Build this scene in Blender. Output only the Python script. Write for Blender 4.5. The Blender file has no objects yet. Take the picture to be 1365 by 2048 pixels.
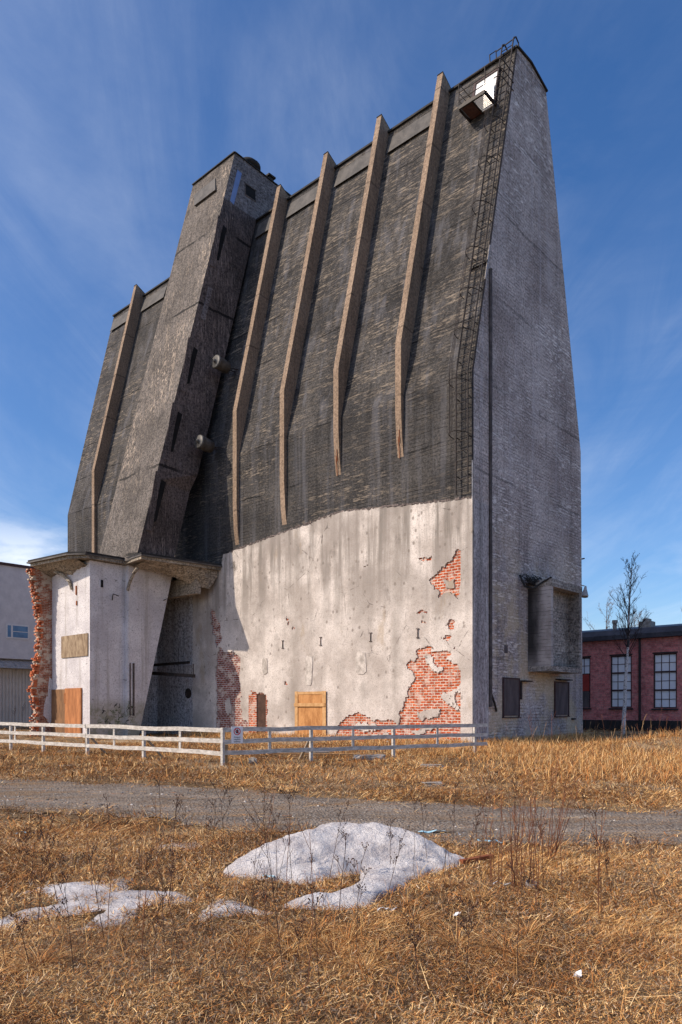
import bpy, math, random
import numpy as np
from mathutils import Vector, noise as mnoise

random.seed(7); RNG = np.random.default_rng(7)
scene = bpy.context.scene
C = scene.collection
R = math.radians

# ------------------------------------------------------------------ camera
cam_d = bpy.data.cameras.new('camera'); cam = bpy.data.objects.new('camera', cam_d); C.objects.link(cam)
cam.location = (0, 0, 1.65); cam.rotation_euler = (R(90), 0, 0)
cam_d.sensor_fit = 'HORIZONTAL'; cam_d.sensor_width = 36; cam_d.lens = 36*1466/1365
cam_d.shift_y = 392/1365; cam_d.clip_start = 0.1; cam_d.clip_end = 3000
scene.camera = cam

# ------------------------------------------------------------------ light
SUN = Vector((-1.114, -0.343, 0.98)).normalized()
SUN_E = math.asin(SUN.z); SUN_R = math.atan2(SUN.x, SUN.y)
sd = bpy.data.lights.new('sun', 'SUN'); so = bpy.data.objects.new('sun', sd); C.objects.link(so)
sd.energy = 3.1; sd.angle = R(0.5); sd.color = (1.0, 0.86, 0.70)
so.rotation_euler = SUN.to_track_quat('Z', 'Y').to_euler(); so.location = (-40, -20, 60)

world = bpy.data.worlds.new("World"); scene.world = world; world.use_nodes = True
SKY_STRENGTH = 0.15
def build_world():
    nt = world.node_tree; nt.nodes.clear(); L = nt.links.new
    N = nt.nodes.new
    sky = N('ShaderNodeTexSky'); sky.sky_type = 'NISHITA'; sky.sun_disc = False
    sky.sun_elevation = SUN_E; sky.sun_rotation = SUN_R
    sky.air_density = 1.0; sky.dust_density = 2.8; sky.ozone_density = 2.5; sky.altitude = 900
    tc = N('ShaderNodeTexCoord'); sep = N('ShaderNodeSeparateXYZ'); L(tc.outputs['Generated'], sep.inputs[0])
    zc = N('ShaderNodeMath'); zc.operation = 'MAXIMUM'; zc.inputs[1].default_value = 0.02; L(sep.outputs['Z'], zc.inputs[0])
    za = N('ShaderNodeMath'); za.operation = 'ADD'; za.inputs[1].default_value = 0.10; L(zc.outputs[0], za.inputs[0])
    px = N('ShaderNodeMath'); px.operation = 'DIVIDE'; L(sep.outputs['X'], px.inputs[0]); L(za.outputs[0], px.inputs[1])
    py = N('ShaderNodeMath'); py.operation = 'DIVIDE'; L(sep.outputs['Y'], py.inputs[0]); L(za.outputs[0], py.inputs[1])
    cb = N('ShaderNodeCombineXYZ'); L(px.outputs[0], cb.inputs[0]); L(py.outputs[0], cb.inputs[1])
    def wisps(rot, scl, nscale, dist, p0, p1):
        mp = N('ShaderNodeMapping'); mp.inputs['Rotation'].default_value = (0, 0, R(rot)); mp.inputs['Scale'].default_value = scl
        L(cb.outputs[0], mp.inputs[0])
        nz = N('ShaderNodeTexNoise'); nz.inputs['Scale'].default_value = nscale; nz.inputs['Detail'].default_value = 9
        nz.inputs['Roughness'].default_value = 0.62; nz.inputs['Distortion'].default_value = dist
        L(mp.outputs[0], nz.inputs['Vector'])
        rp = N('ShaderNodeValToRGB'); rp.color_ramp.elements[0].position = p0; rp.color_ramp.elements[1].position = p1
        rp.color_ramp.elements[0].color = (0, 0, 0, 1); rp.color_ramp.elements[1].color = (1, 1, 1, 1)
        L(nz.outputs['Fac'], rp.inputs[0]); return rp.outputs[0]
    w1 = wisps(0, (2.3, 0.42, 1), 1.5, 1.3, 0.38, 0.80)
    w2 = wisps(0, (1.0, 0.55, 1), 0.7, 0.8, 0.36, 0.72)
    mu = N('ShaderNodeMath'); mu.operation = 'MULTIPLY'; L(w1, mu.inputs[0]); L(w2, mu.inputs[1])
    ad = N('ShaderNodeMath'); ad.operation = 'MULTIPLY_ADD'; ad.inputs[1].default_value = 0.10; L(w2, ad.inputs[0]); L(mu.outputs[0], ad.inputs[2])
    # low banks of cloud near the horizon
    mp = N('ShaderNodeMapping'); mp.inputs['Scale'].default_value = (1.0, 1.0, 2.6); L(tc.outputs['Generated'], mp.inputs[0])
    mp.inputs['Location'].default_value = (0.02, 0.0, 0.03)
    nz = N('ShaderNodeTexNoise'); nz.inputs['Scale'].default_value = 4.5; nz.inputs['Detail'].default_value = 8; nz.inputs['Roughness'].default_value = 0.55
    L(mp.outputs[0], nz.inputs['Vector'])
    rp = N('ShaderNodeValToRGB'); rp.color_ramp.elements[0].position = 0.50; rp.color_ramp.elements[1].position = 0.64
    rp.color_ramp.elements[0].color = (0, 0, 0, 1); rp.color_ramp.elements[1].color = (1, 1, 1, 1); L(nz.outputs['Fac'], rp.inputs[0])
    lo = N('ShaderNodeMapRange'); lo.interpolation_type = 'SMOOTHSTEP'
    lo.inputs['From Min'].default_value = 0.15; lo.inputs['From Max'].default_value = 0.27
    lo.inputs['To Min'].default_value = 1; lo.inputs['To Max'].default_value = 0; L(sep.outputs['Z'], lo.inputs['Value'])
    # bank stands to the left (west-north-west)
    bx = N('ShaderNodeMapRange'); bx.inputs['From Min'].default_value = -0.12; bx.inputs['From Max'].default_value = -0.34
    bx.inputs['To Min'].default_value = 0.25; bx.inputs['To Max'].default_value = 1; L(sep.outputs['X'], bx.inputs['Value'])
    m2 = N('ShaderNodeMath'); m2.operation = 'MULTIPLY'; L(rp.outputs[0], m2.inputs[0]); L(lo.outputs[0], m2.inputs[1])
    m3 = N('ShaderNodeMath'); m3.operation = 'MULTIPLY'; L(m2.outputs[0], m3.inputs[0]); L(bx.outputs[0], m3.inputs[1])
    m4 = N('ShaderNodeMath'); m4.operation = 'MULTIPLY'; m4.inputs[1].default_value = 0.42; L(ad.outputs[0], m4.inputs[0])
    mx = N('ShaderNodeMath'); mx.operation = 'MAXIMUM'; L(m4.outputs[0], mx.inputs[0]); L(m3.outputs[0], mx.inputs[1])
    mc = N('ShaderNodeMix'); mc.data_type = 'RGBA'; L(mx.outputs[0], mc.inputs[0]); hs = N('ShaderNodeHueSaturation'); hs.inputs['Saturation'].default_value = 1.28; hs.inputs['Hue'].default_value = 0.506; hs.inputs['Value'].default_value = 0.80; L(sky.outputs[0], hs.inputs['Color']); L(hs.outputs[0], mc.inputs[6])
    mc.inputs[7].default_value = (5.0, 5.3, 5.8, 1)
    bg = N('ShaderNodeBackground'); bg.inputs['Strength'].default_value = SKY_STRENGTH
    L(mc.outputs[2], bg.inputs[0])
    out = N('ShaderNodeOutputWorld'); L(bg.outputs[0], out.inputs[0])
build_world()
vs = scene.view_settings; vs.view_transform = 'Standard'; vs.look = 'None'; vs.gamma = 1; vs.use_curve_mapping = False
vs.exposure = 0.5

# ------------------------------------------------------------------ node helper
class MT:
    def __init__(s, name, rough=0.9, spec=0.25):
        s.m = bpy.data.materials.new(name); s.m.use_nodes = True; s.nt = s.m.node_tree
        s.b = s.nt.nodes['Principled BSDF']; s.b.inputs['Roughness'].default_value = rough
        s.b.inputs['Specular IOR Level'].default_value = spec
        s.tc = s.nt.nodes.new('ShaderNodeTexCoord'); s.o = s.tc.outputs['Object']; s._sep = None
    def new(s, t): return s.nt.nodes.new(t)
    def put(s, sock, v):
        if isinstance(v, bpy.types.NodeSocket): s.nt.links.new(v, sock)
        elif isinstance(v, (tuple, list)) and sock.type == 'RGBA': sock.default_value = (*v[:3], 1)
        else: sock.default_value = v
    def xyz(s):
        if s._sep is None:
            s._sep = s.new('ShaderNodeSeparateXYZ'); s.put(s._sep.inputs[0], s.o)
        return s._sep.outputs
    def map(s, scale=(1, 1, 1), rot=(0, 0, 0), loc=(0, 0, 0), vec=None):
        n = s.new('ShaderNodeMapping'); s.put(n.inputs[0], vec or s.o)
        n.inputs['Scale'].default_value = scale; n.inputs['Rotation'].default_value = rot; n.inputs['Location'].default_value = loc
        return n.outputs[0]
    def noise(s, scale=1, detail=5, rough=0.6, vec=None, dist=0):
        n = s.new('ShaderNodeTexNoise'); s.put(n.inputs['Vector'], vec or s.o)
        n.inputs['Scale'].default_value = scale; n.inputs['Detail'].default_value = detail
        n.inputs['Roughness'].default_value = rough; n.inputs['Distortion'].default_value = dist
        return n.outputs['Fac']
    def voro(s, scale, vec=None, feature='F1'):
        n = s.new('ShaderNodeTexVoronoi'); s.put(n.inputs['Vector'], vec or s.o); n.inputs['Scale'].default_value = scale
        n.feature = feature; return n.outputs['Distance']
    def step(s, v, a, b, lo=0.0, hi=1.0):
        n = s.new('ShaderNodeMapRange'); n.interpolation_type = 'SMOOTHSTEP'
        s.put(n.inputs['Value'], v); n.inputs['From Min'].default_value = a; n.inputs['From Max'].default_value = b
        n.inputs['To Min'].default_value = lo; n.inputs['To Max'].default_value = hi; return n.outputs[0]
    def math(s, op, a, b=0.0, c=0.0):
        n = s.new('ShaderNodeMath'); n.operation = op; s.put(n.inputs[0], a); s.put(n.inputs[1], b)
        if op == 'MULTIPLY_ADD': s.put(n.inputs[2], c)
        return n.outputs[0]
    def mul(s, a, b): return s.math('MULTIPLY', a, b)
    def mix(s, f, a, b, blend='MIX'):
        n = s.new('ShaderNodeMix'); n.data_type = 'RGBA'; n.blend_type = blend
        s.put(n.inputs[0], f); s.put(n.inputs[6], a); s.put(n.inputs[7], b); return n.outputs[2]
    def bump(s, h, strength=0.5, dist=0.02, normal=None):
        n = s.new('ShaderNodeBump'); n.inputs['Strength'].default_value = strength; n.inputs['Distance'].default_value = dist
        s.put(n.inputs['Height'], h)
        if normal: s.put(n.inputs['Normal'], normal)
        return n.outputs[0]
    def done(s, col, bump=None, rough=None):
        s.put(s.b.inputs['Base Color'], col)
        if bump: s.put(s.b.inputs['Normal'], bump)
        if rough is not None: s.put(s.b.inputs['Roughness'], rough)
        return s.m

def concrete(name, dark, light, scuff, scuff_amt=0.5, axis='x', board=0.16, wash=None, joints=None, lines=0.6, speck=None, patch_scale=0.16, low=None, streak=0.55, jamt=0.85, tooth=0.8, tone=0.42):
    """Board-marked weathered concrete; axis = direction the boards run ('x','y','z')."""
    t = MT(name)
    st = {'x': (0.95, 1, 5.2), 'y': (1, 0.9, 5.2), 'z': (5.2, 5.2, 0.75)}[axis]
    big = t.noise(patch_scale*2.2, 6, 0.65)
    col = t.mix(t.step(big, 0.33, 0.68), dark, light)
    X, Y, Z = (t.xyz()[k] for k in 'XYZ')
    c, along = {'x': (Z, X), 'y': (Z, Y), 'z': (t.math('ADD', X, Y), Z)}[axis]
    wob = t.math('MULTIPLY_ADD', t.noise(0.8, 3, 0.6), 0.06, c)
    cr = t.math('DIVIDE', wob, board); row = t.math('FLOOR', cr); fr = t.math('FRACT', cr)
    w1 = t.new('ShaderNodeTexWhiteNoise'); w1.noise_dimensions = '1D'; t.put(w1.inputs['W'], row)
    seg = t.math('FLOOR', t.math('MULTIPLY_ADD', w1.outputs['Value'], 7.0, t.math('DIVIDE', along, 2.7)))
    cv = t.new('ShaderNodeCombineXYZ'); t.put(cv.inputs[0], row); t.put(cv.inputs[1], seg)
    w2 = t.new('ShaderNodeTexWhiteNoise'); w2.noise_dimensions = '2D'; t.put(w2.inputs['Vector'], cv.outputs[0])
    bt = w2.outputs['Value']
    col = t.mix(t.step(bt, 0.0, 1.0, 0.0, tone), col, t.mix(0.62, col, (0.008, 0.008, 0.008)))
    # fine tooth
    fine = t.noise(9, 6, 0.75)
    col = t.mix(t.step(fine, 0.36, 0.62), t.mix(tooth, col, (0.012, 0.011, 0.011)), col)
    # worn, scuffed board faces
    sn = t.noise(2.2, 9, 0.78, t.map(st))
    patch = t.step(t.noise(patch_scale, 6, 0.65, t.map((1, 1, 1), loc=(3.1, 7.7, 1.3))), 0.42, 0.60)
    thr = t.math('ADD', sn, t.math('MULTIPLY_ADD', bt, 0.10, -0.05))
    sc = t.mul(t.step(thr, 0.51, 0.63), t.math('MULTIPLY_ADD', patch, scuff_amt, scuff_amt*0.25))
    col = t.mix(sc, col, scuff)
    fl = t.mul(t.step(t.noise(7.0, 8, 0.8, t.map(tuple(0.5 if v < 1 else (1.0 if v < 5 else 1.6) for v in st))), 0.58, 0.66), t.math('MULTIPLY_ADD', patch, 0.6, 0.2))
    col = t.mix(fl, col, tuple(min(1, v*1.8) for v in scuff))
    # joints between boards
    ln = t.step(t.math('ABSOLUTE', t.math('SUBTRACT', fr, 0.5)), 0.38, 0.48)
    gate = t.step(t.noise(0.9, 6, 0.75, t.map(tuple(1.5 if v > 5 else 0.6 for v in st))), 0.42, 0.60)
    lnm = t.mul(t.mul(ln, gate), lines)
    col = t.mix(lnm, col, (0.010, 0.009, 0.009))
    h = t.math('MULTIPLY_ADD', sn, 0.8, t.math('MULTIPLY_ADD', fine, 0.9, t.math('MULTIPLY_ADD', bt, 0.5, t.mul(lnm, -0.9))))
    if joints:
        jz = t.math('FRACT', t.math('DIVIDE', t.math('MULTIPLY_ADD', t.noise(0.5, 6, 0.7), 0.5, t.xyz()['Z']), joints))
        jm = t.mul(t.math('LESS_THAN', jz, 0.030), t.step(t.noise(0.22, 4, 0.6, t.map(loc=(9, 2, 5))), 0.45, 0.54))
        col = t.mix(t.mul(jm, jamt), col, (0.006, 0.006, 0.006)); h = t.math('MULTIPLY_ADD', jm, -1.5, h)
    # rain streaks
    ws = t.noise(1.0, 5, 0.6, t.map((2.4, 2.4, 0.07)))
    col = t.mix(t.step(ws, 0.50, 0.72, 0, streak), col, t.mix(0.78, col, (0.008, 0.008, 0.009)))
    if wash:
        col = t.mix(t.mul(t.step(t.noise(1.0, 5, 0.6, t.map((1.9, 1.9, 0.10), loc=(5, 3, 2))), 0.50, 0.70), wash[1]), col, wash[0])
    if speck:
        col = t.mix(t.mul(t.step(t.noise(22, 4, 0.8), 0.58, 0.68), speck[1]), col, speck[0])
    if low:   # stain of another colour towards a height: (colour, z0, z1, amount)
        col = t.mix(t.mul(t.mul(t.step(t.xyz()['Z'], low[1], low[2]), low[3]), t.step(t.noise(0.5, 6, 0.7), 0.42, 0.6)), col, low[0])
    return t.done(col, t.bump(h, 0.75, 0.03))

M = {}
M['front'] = concrete('dark_front_concrete', (0.040, 0.039, 0.041), (0.115, 0.106, 0.100), (0.25, 0.205, 0.16), 0.78, 'x', 0.17, wash=((0.16, 0.16, 0.18), 0.40), joints=2.75, lines=0.85, speck=((0.24, 0.21, 0.18), 0.55), streak=0.68)
M['gable'] = concrete('grey_gable_concrete', (0.44, 0.36, 0.335), (0.80, 0.69, 0.655), (0.88, 0.81, 0.78), 0.85, 'y', 0.15, wash=((0.62, 0.58, 0.62), 0.30), joints=4.1, lines=0.75, speck=((0.84, 0.79, 0.77), 0.6), low=((0.62, 0.48, 0.27), 12, 4, 0.5), jamt=0.4, streak=0.34, tooth=0.64, tone=0.32, patch_scale=0.12)
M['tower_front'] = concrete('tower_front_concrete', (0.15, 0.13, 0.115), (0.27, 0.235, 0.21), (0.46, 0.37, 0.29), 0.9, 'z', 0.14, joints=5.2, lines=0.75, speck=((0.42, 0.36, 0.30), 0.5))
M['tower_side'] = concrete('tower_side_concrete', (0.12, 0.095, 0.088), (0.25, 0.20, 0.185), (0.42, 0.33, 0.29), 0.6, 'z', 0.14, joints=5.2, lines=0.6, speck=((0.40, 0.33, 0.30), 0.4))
M['tower_head'] = concrete('tower_head_concrete', (0.23, 0.20, 0.20), (0.38, 0.335, 0.335), (0.52, 0.47, 0.46), 0.5, 'y', 0.16, lines=0.5)
M['rib'] = concrete('rib_concrete', (0.32, 0.225, 0.155), (0.41, 0.295, 0.21), (0.45, 0.34, 0.25), 0.25, 'z', 0.25, lines=0.05, joints=3.3, streak=0.45, jamt=0.4, tooth=0.5, tone=0.15, speck=((0.16, 0.12, 0.09), 0.5))
M['pilaster'] = concrete('edge_concrete', (0.40, 0.35, 0.35), (0.62, 0.56, 0.56), (0.80, 0.75, 0.75), 0.6, 'z', 0.3, wash=((0.82, 0.79, 0.77), 0.6), tooth=0.55, tone=0.2, lines=0.3, speck=((0.55, 0.52, 0.50), 0.3))
M['bay'] = concrete('bay_concrete', (0.32, 0.28, 0.25), (0.55, 0.49, 0.44), (0.68, 0.62, 0.56), 0.6, 'y', 0.14, lines=0.55, speck=((0.75, 0.70, 0.66), 0.4))
M['whitewash'] = concrete('worn_white_paint', (0.56, 0.53, 0.53), (0.72, 0.69, 0.68), (0.80, 0.78, 0.77), 0.5, 'x', 0.22, lines=0.28, wash=((0.42, 0.37, 0.31), 0.35), speck=((0.25, 0.22, 0.21), 0.65))
M['recess'] = concrete('stained_recess_plaster', (0.62, 0.59, 0.60), (0.78, 0.76, 0.79), (0.84, 0.82, 0.85), 0.5, 'z', 0.9, lines=0.0, wash=((0.30, 0.25, 0.21), 0.45), speck=((0.30, 0.27, 0.26), 0.4), streak=0.4)
M['slab'] = concrete('canopy_concrete', (0.40, 0.33, 0.25), (0.62, 0.53, 0.42), (0.70, 0.61, 0.49), 0.5, 'x', 0.2, lines=0.3)

def plaster():
    t = MT('white_plaster', 0.93)
    X, Y, Z = (t.xyz()[k] for k in 'XYZ')
    big = t.noise(0.42, 7, 0.62)
    col = t.mix(t.step(big, 0.34, 0.66), (0.44, 0.385, 0.345), (0.76, 0.69, 0.635))
    # grey soot drips under the concrete edge, fading downwards
    drip = t.noise(1.0, 7, 0.66, t.map((1.5, 1.5, 0.10)))
    zone = t.step(Z, 5.0, 10.2)
    col = t.mix(t.mul(t.step(drip, 0.42, 0.62), t.math('MULTIPLY_ADD', zone, 0.74, 0.12)), col, (0.17, 0.15, 0.13))
    b2 = t.noise(0.9, 8, 0.72, t.map((1, 1, 0.7)))
    col = t.mix(t.mul(t.step(b2, 0.55, 0.68), t.math('MULTIPLY_ADD', zone, 0.72, 0.26)), col, (0.11, 0.097, 0.085))
    g2 = t.noise(0.33, 6, 0.6, t.map((1, 1, 0.8), loc=(8, 0, 2)))
    col = t.mix(t.mul(t.step(g2, 0.44, 0.60), t.math('MULTIPLY_ADD', zone, 0.5, 0.25)), col, (0.30, 0.262, 0.235))
    # long broad drips below the ribs
    d1 = t.step(t.math('ABSOLUTE', t.math('SUBTRACT', X, -4.15)), 0.05, 0.45, 1, 0)
    d2 = t.step(t.math('ABSOLUTE', t.math('SUBTRACT', X, -11.0)), 0.05, 0.50, 1, 0)
    dd = t.mul(t.math('MAXIMUM', d1, d2), t.step(t.noise(1.2, 5, 0.6, t.map((1, 1, 0.25))), 0.25, 0.6))
    col = t.mix(t.mul(dd, 0.55), col, (0.25, 0.22, 0.19))
    # yellow-brown rust weeps
    rs = t.step(t.noise(0.55, 5, 0.6, t.map((1.3, 1.3, 0.5), loc=(4, 4, 1.5))), 0.60, 0.70)
    col = t.mix(t.mul(rs, 0.45), col, (0.34, 0.24, 0.13))
    # pock marks
    v = t.voro(2.6, t.map((1, 1, 0.8)))
    pk = t.mul(t.step(v, 0.10, 0.24, 1, 0), t.step(t.noise(0.6, 3, 0.5, t.map(loc=(2, 0, 8))), 0.42, 0.56))
    col = t.mix(t.mul(pk, 0.72), col, (0.20, 0.17, 0.145))
    v2 = t.voro(9)
    col = t.mix(t.mul(t.step(v2, 0.10, 0.22, 1, 0), t.step(t.noise(1.4, 4, 0.6), 0.40, 0.56, 0.15, 0.75)), col, (0.25, 0.215, 0.18))
    sp = t.noise(20, 6, 0.8)
    col = t.mix(t.step(sp, 0.51, 0.61, 0, 0.72), col, (0.29, 0.245, 0.21))
    # cracks
    cr = t.voro(0.42, t.map((1, 1, 0.9), loc=(1.7, 0, 3.3)), 'DISTANCE_TO_EDGE')
    cw = t.math('ADD', cr, t.math('MULTIPLY_ADD', t.noise(2.5, 6, 0.7), 0.05, -0.022))
    ck = t.mul(t.math('LESS_THAN', t.math('ABSOLUTE', cw), 0.005), t.step(t.noise(0.35, 3, 0.5, t.map(loc=(7, 1, 3))), 0.48, 0.55))
    col = t.mix(t.mul(ck, 0.75), col, (0.12, 0.10, 0.09))
    h = t.math('MULTIPLY_ADD', sp, 0.5, t.math('MULTIPLY_ADD', t.noise(1.6, 6, 0.6), 1.5, t.mul(pk, -0.5)))
    return t.done(col, t.bump(h, 0.55, 0.03))
M['plaster'] = plaster()

def brick(name, c1, c2, mortar, white=0.25, axes='xz', bw=0.27, bh=0.095, tint=None, msize=0.014):
    t = MT(name, 0.92)
    X, Y, Z = (t.xyz()[k] for k in 'XYZ')
    cb = t.new('ShaderNodeCombineXYZ'); t.put(cb.inputs[0], X if axes[0] == 'x' else Y); t.put(cb.inputs[1], Z)
    wv = t.new('ShaderNodeVectorMath'); wv.operation = 'ADD'
    nz = t.new('ShaderNodeTexNoise'); nz.inputs['Scale'].default_value = 3.0; t.put(nz.inputs['Vector'], t.o)
    vm = t.new('ShaderNodeVectorMath'); vm.operation = 'SCALE'; t.put(vm.inputs[0], nz.outputs['Color']); vm.inputs['Scale'].default_value = 0.055
    t.put(wv.inputs[0], cb.outputs[0]); t.put(wv.inputs[1], vm.outputs[0])
    b = t.new('ShaderNodeTexBrick'); t.put(b.inputs['Vector'], wv.outputs[0])
    b.inputs['Scale'].default_value = 1; b.inputs['Brick Width'].default_value = bw; b.inputs['Row Height'].default_value = bh
    b.inputs['Mortar Size'].default_value = msize; b.inputs['Mortar Smooth'].default_value = 0.3; b.inputs['Bias'].default_value = -0.1
    b.inputs['Color1'].default_value = (*c1, 1); b.inputs['Color2'].default_value = (*c2, 1); b.inputs['Mortar'].default_value = (*mortar, 1)
    col = b.outputs['Color']
    col = t.mix(t.step(t.noise(3.2, 7, 0.8), 0.42, 0.64, 0, 0.75), col, tuple(v*0.30 for v in c1))
    w = t.mul(t.step(t.noise(1.5, 8, 0.75, t.map((1, 1, 1.4))), 0.50, 0.60), white*2)
    w = t.math('MINIMUM', w, 0.92)
    col = t.mix(w, col, tint or (0.66, 0.55, 0.47))
    h = t.math('MULTIPLY_ADD', b.outputs['Fac'], -1.0, t.mul(t.noise(7, 5, 0.7), 0.7))
    return t.done(col, t.bump(h, 0.9, 0.03))
M['brick'] = brick('exposed_red_brick', (0.62, 0.130, 0.038), (0.40, 0.062, 0.026), (0.74, 0.62, 0.52), 0.30, bw=0.31, bh=0.125, msize=0.022)
M['brick_dull'] = brick('dull_red_brick', (0.34, 0.10, 0.065), (0.20, 0.062, 0.045), (0.60, 0.53, 0.51), 0.42, bw=0.31, bh=0.125, msize=0.022)  # darker, duller brick with more white residue
M['brick_side'] = brick('stub_brick_side', (0.42, 0.13, 0.06), (0.30, 0.09, 0.05), (0.56, 0.47, 0.38), 0.46, 'yz', bw=0.31, bh=0.095, tint=(0.58, 0.48, 0.38))
M['factory_brick'] = brick('factory_brick', (0.78, 0.27, 0.25), (0.58, 0.17, 0.165), (0.60, 0.32, 0.31), 0.16, 'xz', 0.42, 0.16, (0.62, 0.36, 0.32), 0.014)

def loose_brick():
    t = MT('broken_brick', 0.92)
    col = t.mix(t.step(t.noise(3.2, 6, 0.7), 0.36, 0.64), (0.30, 0.085, 0.04), (0.56, 0.16, 0.065))
    col = t.mix(t.step(t.noise(2.1, 5, 0.7, t.map(loc=(4, 4, 4))), 0.52, 0.62, 0, 0.8), col, (0.62, 0.48, 0.36))
    return t.done(col, t.bump(t.noise(14, 5, 0.7), 0.6, 0.02))
M['loose_brick'] = loose_brick()

def simple(name, a, b, scale=4, rough=0.7, stretch=(1, 1, 1), bump=0.3, metal=0.0, spec=0.3, specks=None):
    t = MT(name, rough, spec); t.b.inputs['Metallic'].default_value = metal
    n = t.noise(scale, 7, 0.68, t.map(stretch))
    col = t.mix(t.step(n, 0.34, 0.68), a, b)
    if specks: col = t.mix(t.step(t.noise(scale*6, 4, 0.7, t.map(stretch)), 0.60, 0.68, 0, 0.8), col, specks)
    return t.done(col, t.bump(n, bump, 0.01))
M['steel'] = simple('dark_rusty_steel', (0.014, 0.012, 0.012), (0.055, 0.040, 0.032), 6, 0.6)
M['pale_steel'] = simple('worn_galvanised_steel', (0.30, 0.27, 0.25), (0.50, 0.46, 0.44), 5, 0.45, metal=0.3)
M['flap'] = simple('grey_sheet_flap', (0.055, 0.052, 0.050), (0.115, 0.105, 0.097), 1.6, 0.7, specks=(0.17, 0.145, 0.12))
M['roof_felt'] = simple('black_roof_felt', (0.016, 0.015, 0.016), (0.040, 0.037, 0.035), 3, 0.8)
M['fascia'] = simple('weathered_metal_fascia', (0.060, 0.052, 0.046), (0.17, 0.15, 0.13), 2.4, 0.6, (1, 1, 4))
M['ply_orange'] = simple('orange_plywood', (0.30, 0.115, 0.042), (0.54, 0.22, 0.085), 2.0, 0.8, (1.5, 1, 0.35), specks=(0.27, 0.12, 0.06))
M['ply_brown'] = simple('brown_plywood', (0.17, 0.09, 0.045), (0.29, 0.155, 0.075), 3.0, 0.75, (1, 1, 0.4))
M['niche_shade'] = simple('niche_shade_brown', (0.055, 0.03, 0.022), (0.10, 0.055, 0.04), 3, 0.9)  # brown kept dark to stand for the shade inside the doorway
M['osb'] = simple('weathered_chipboard', (0.20, 0.135, 0.085), (0.42, 0.32, 0.21), 5.0, 0.85, (1, 1, 0.35), specks=(0.14, 0.10, 0.07))
M['chip_orange'] = simple('orange_chipboard', (0.36, 0.155, 0.05), (0.58, 0.29, 0.11), 3.0, 0.85, (1.3, 1, 0.5), specks=(0.26, 0.11, 0.045))
M['raw_wood'] = simple('raw_timber', (0.46, 0.25, 0.10), (0.62, 0.37, 0.17), 4, 0.8, (1, 1, 1))
M['dark_board'] = simple('dark_window_board', (0.070, 0.056, 0.056), (0.125, 0.10, 0.10), 3, 0.7, (1, 1, 0.3))
M['fence'] = simple('white_fence_paint', (0.38, 0.35, 0.31), (0.66, 0.62, 0.57), 5, 0.8, (1, 1, 2.5), specks=(0.27, 0.22, 0.17))
M['black_hole'] = simple('dark_hollow', (0.006, 0.006, 0.006), (0.016, 0.014, 0.014), 3, 0.9)
M['white_door'] = simple('white_steel_door', (0.82, 0.82, 0.80), (0.88, 0.88, 0.86), 2, 0.25, spec=0.6, bump=0.05)
M['ceramic'] = simple('grey_ceramic', (0.055, 0.052, 0.05), (0.11, 0.105, 0.10), 5, 0.5, spec=0.3)
M['rust'] = simple('rust', (0.20, 0.055, 0.02), (0.33, 0.12, 0.05), 6, 0.85)
M['pipe'] = simple('sooty_iron_pipe', (0.05, 0.043, 0.042), (0.12, 0.10, 0.097), 3, 0.7)
M['dark_rust'] = simple('dark_rust', (0.07, 0.028, 0.016), (0.14, 0.055, 0.03), 6, 0.85)
M['grey_render'] = simple('grey_render', (0.34, 0.30, 0.265), (0.66, 0.60, 0.545), 3.0, 0.9, specks=(0.26, 0.22, 0.19))
M['sign_white'] = simple('sign_white', (0.76, 0.76, 0.78), (0.82, 0.82, 0.84), 3, 0.5, bump=0.02)
M['sign_red'] = simple('sign_red', (0.55, 0.02, 0.03), (0.62, 0.03, 0.04), 3, 0.5, bump=0.02)
M['sign_black'] = simple('sign_black', (0.012, 0.012, 0.014), (0.02, 0.02, 0.022), 3, 0.5, bump=0.02)

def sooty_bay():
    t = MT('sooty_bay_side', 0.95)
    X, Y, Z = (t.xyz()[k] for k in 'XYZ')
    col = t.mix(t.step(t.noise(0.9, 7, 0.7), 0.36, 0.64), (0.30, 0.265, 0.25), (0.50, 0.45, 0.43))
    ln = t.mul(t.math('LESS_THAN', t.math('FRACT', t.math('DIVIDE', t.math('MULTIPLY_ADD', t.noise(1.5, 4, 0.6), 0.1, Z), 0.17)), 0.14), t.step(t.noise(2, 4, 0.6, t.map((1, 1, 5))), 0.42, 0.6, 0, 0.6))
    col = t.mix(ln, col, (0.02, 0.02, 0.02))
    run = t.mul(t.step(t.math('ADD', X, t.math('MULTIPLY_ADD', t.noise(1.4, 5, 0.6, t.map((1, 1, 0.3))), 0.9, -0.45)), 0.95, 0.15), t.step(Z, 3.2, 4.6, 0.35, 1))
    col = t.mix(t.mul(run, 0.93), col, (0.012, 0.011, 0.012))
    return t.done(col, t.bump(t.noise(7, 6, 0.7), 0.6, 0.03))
M['soot'] = sooty_bay()

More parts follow.
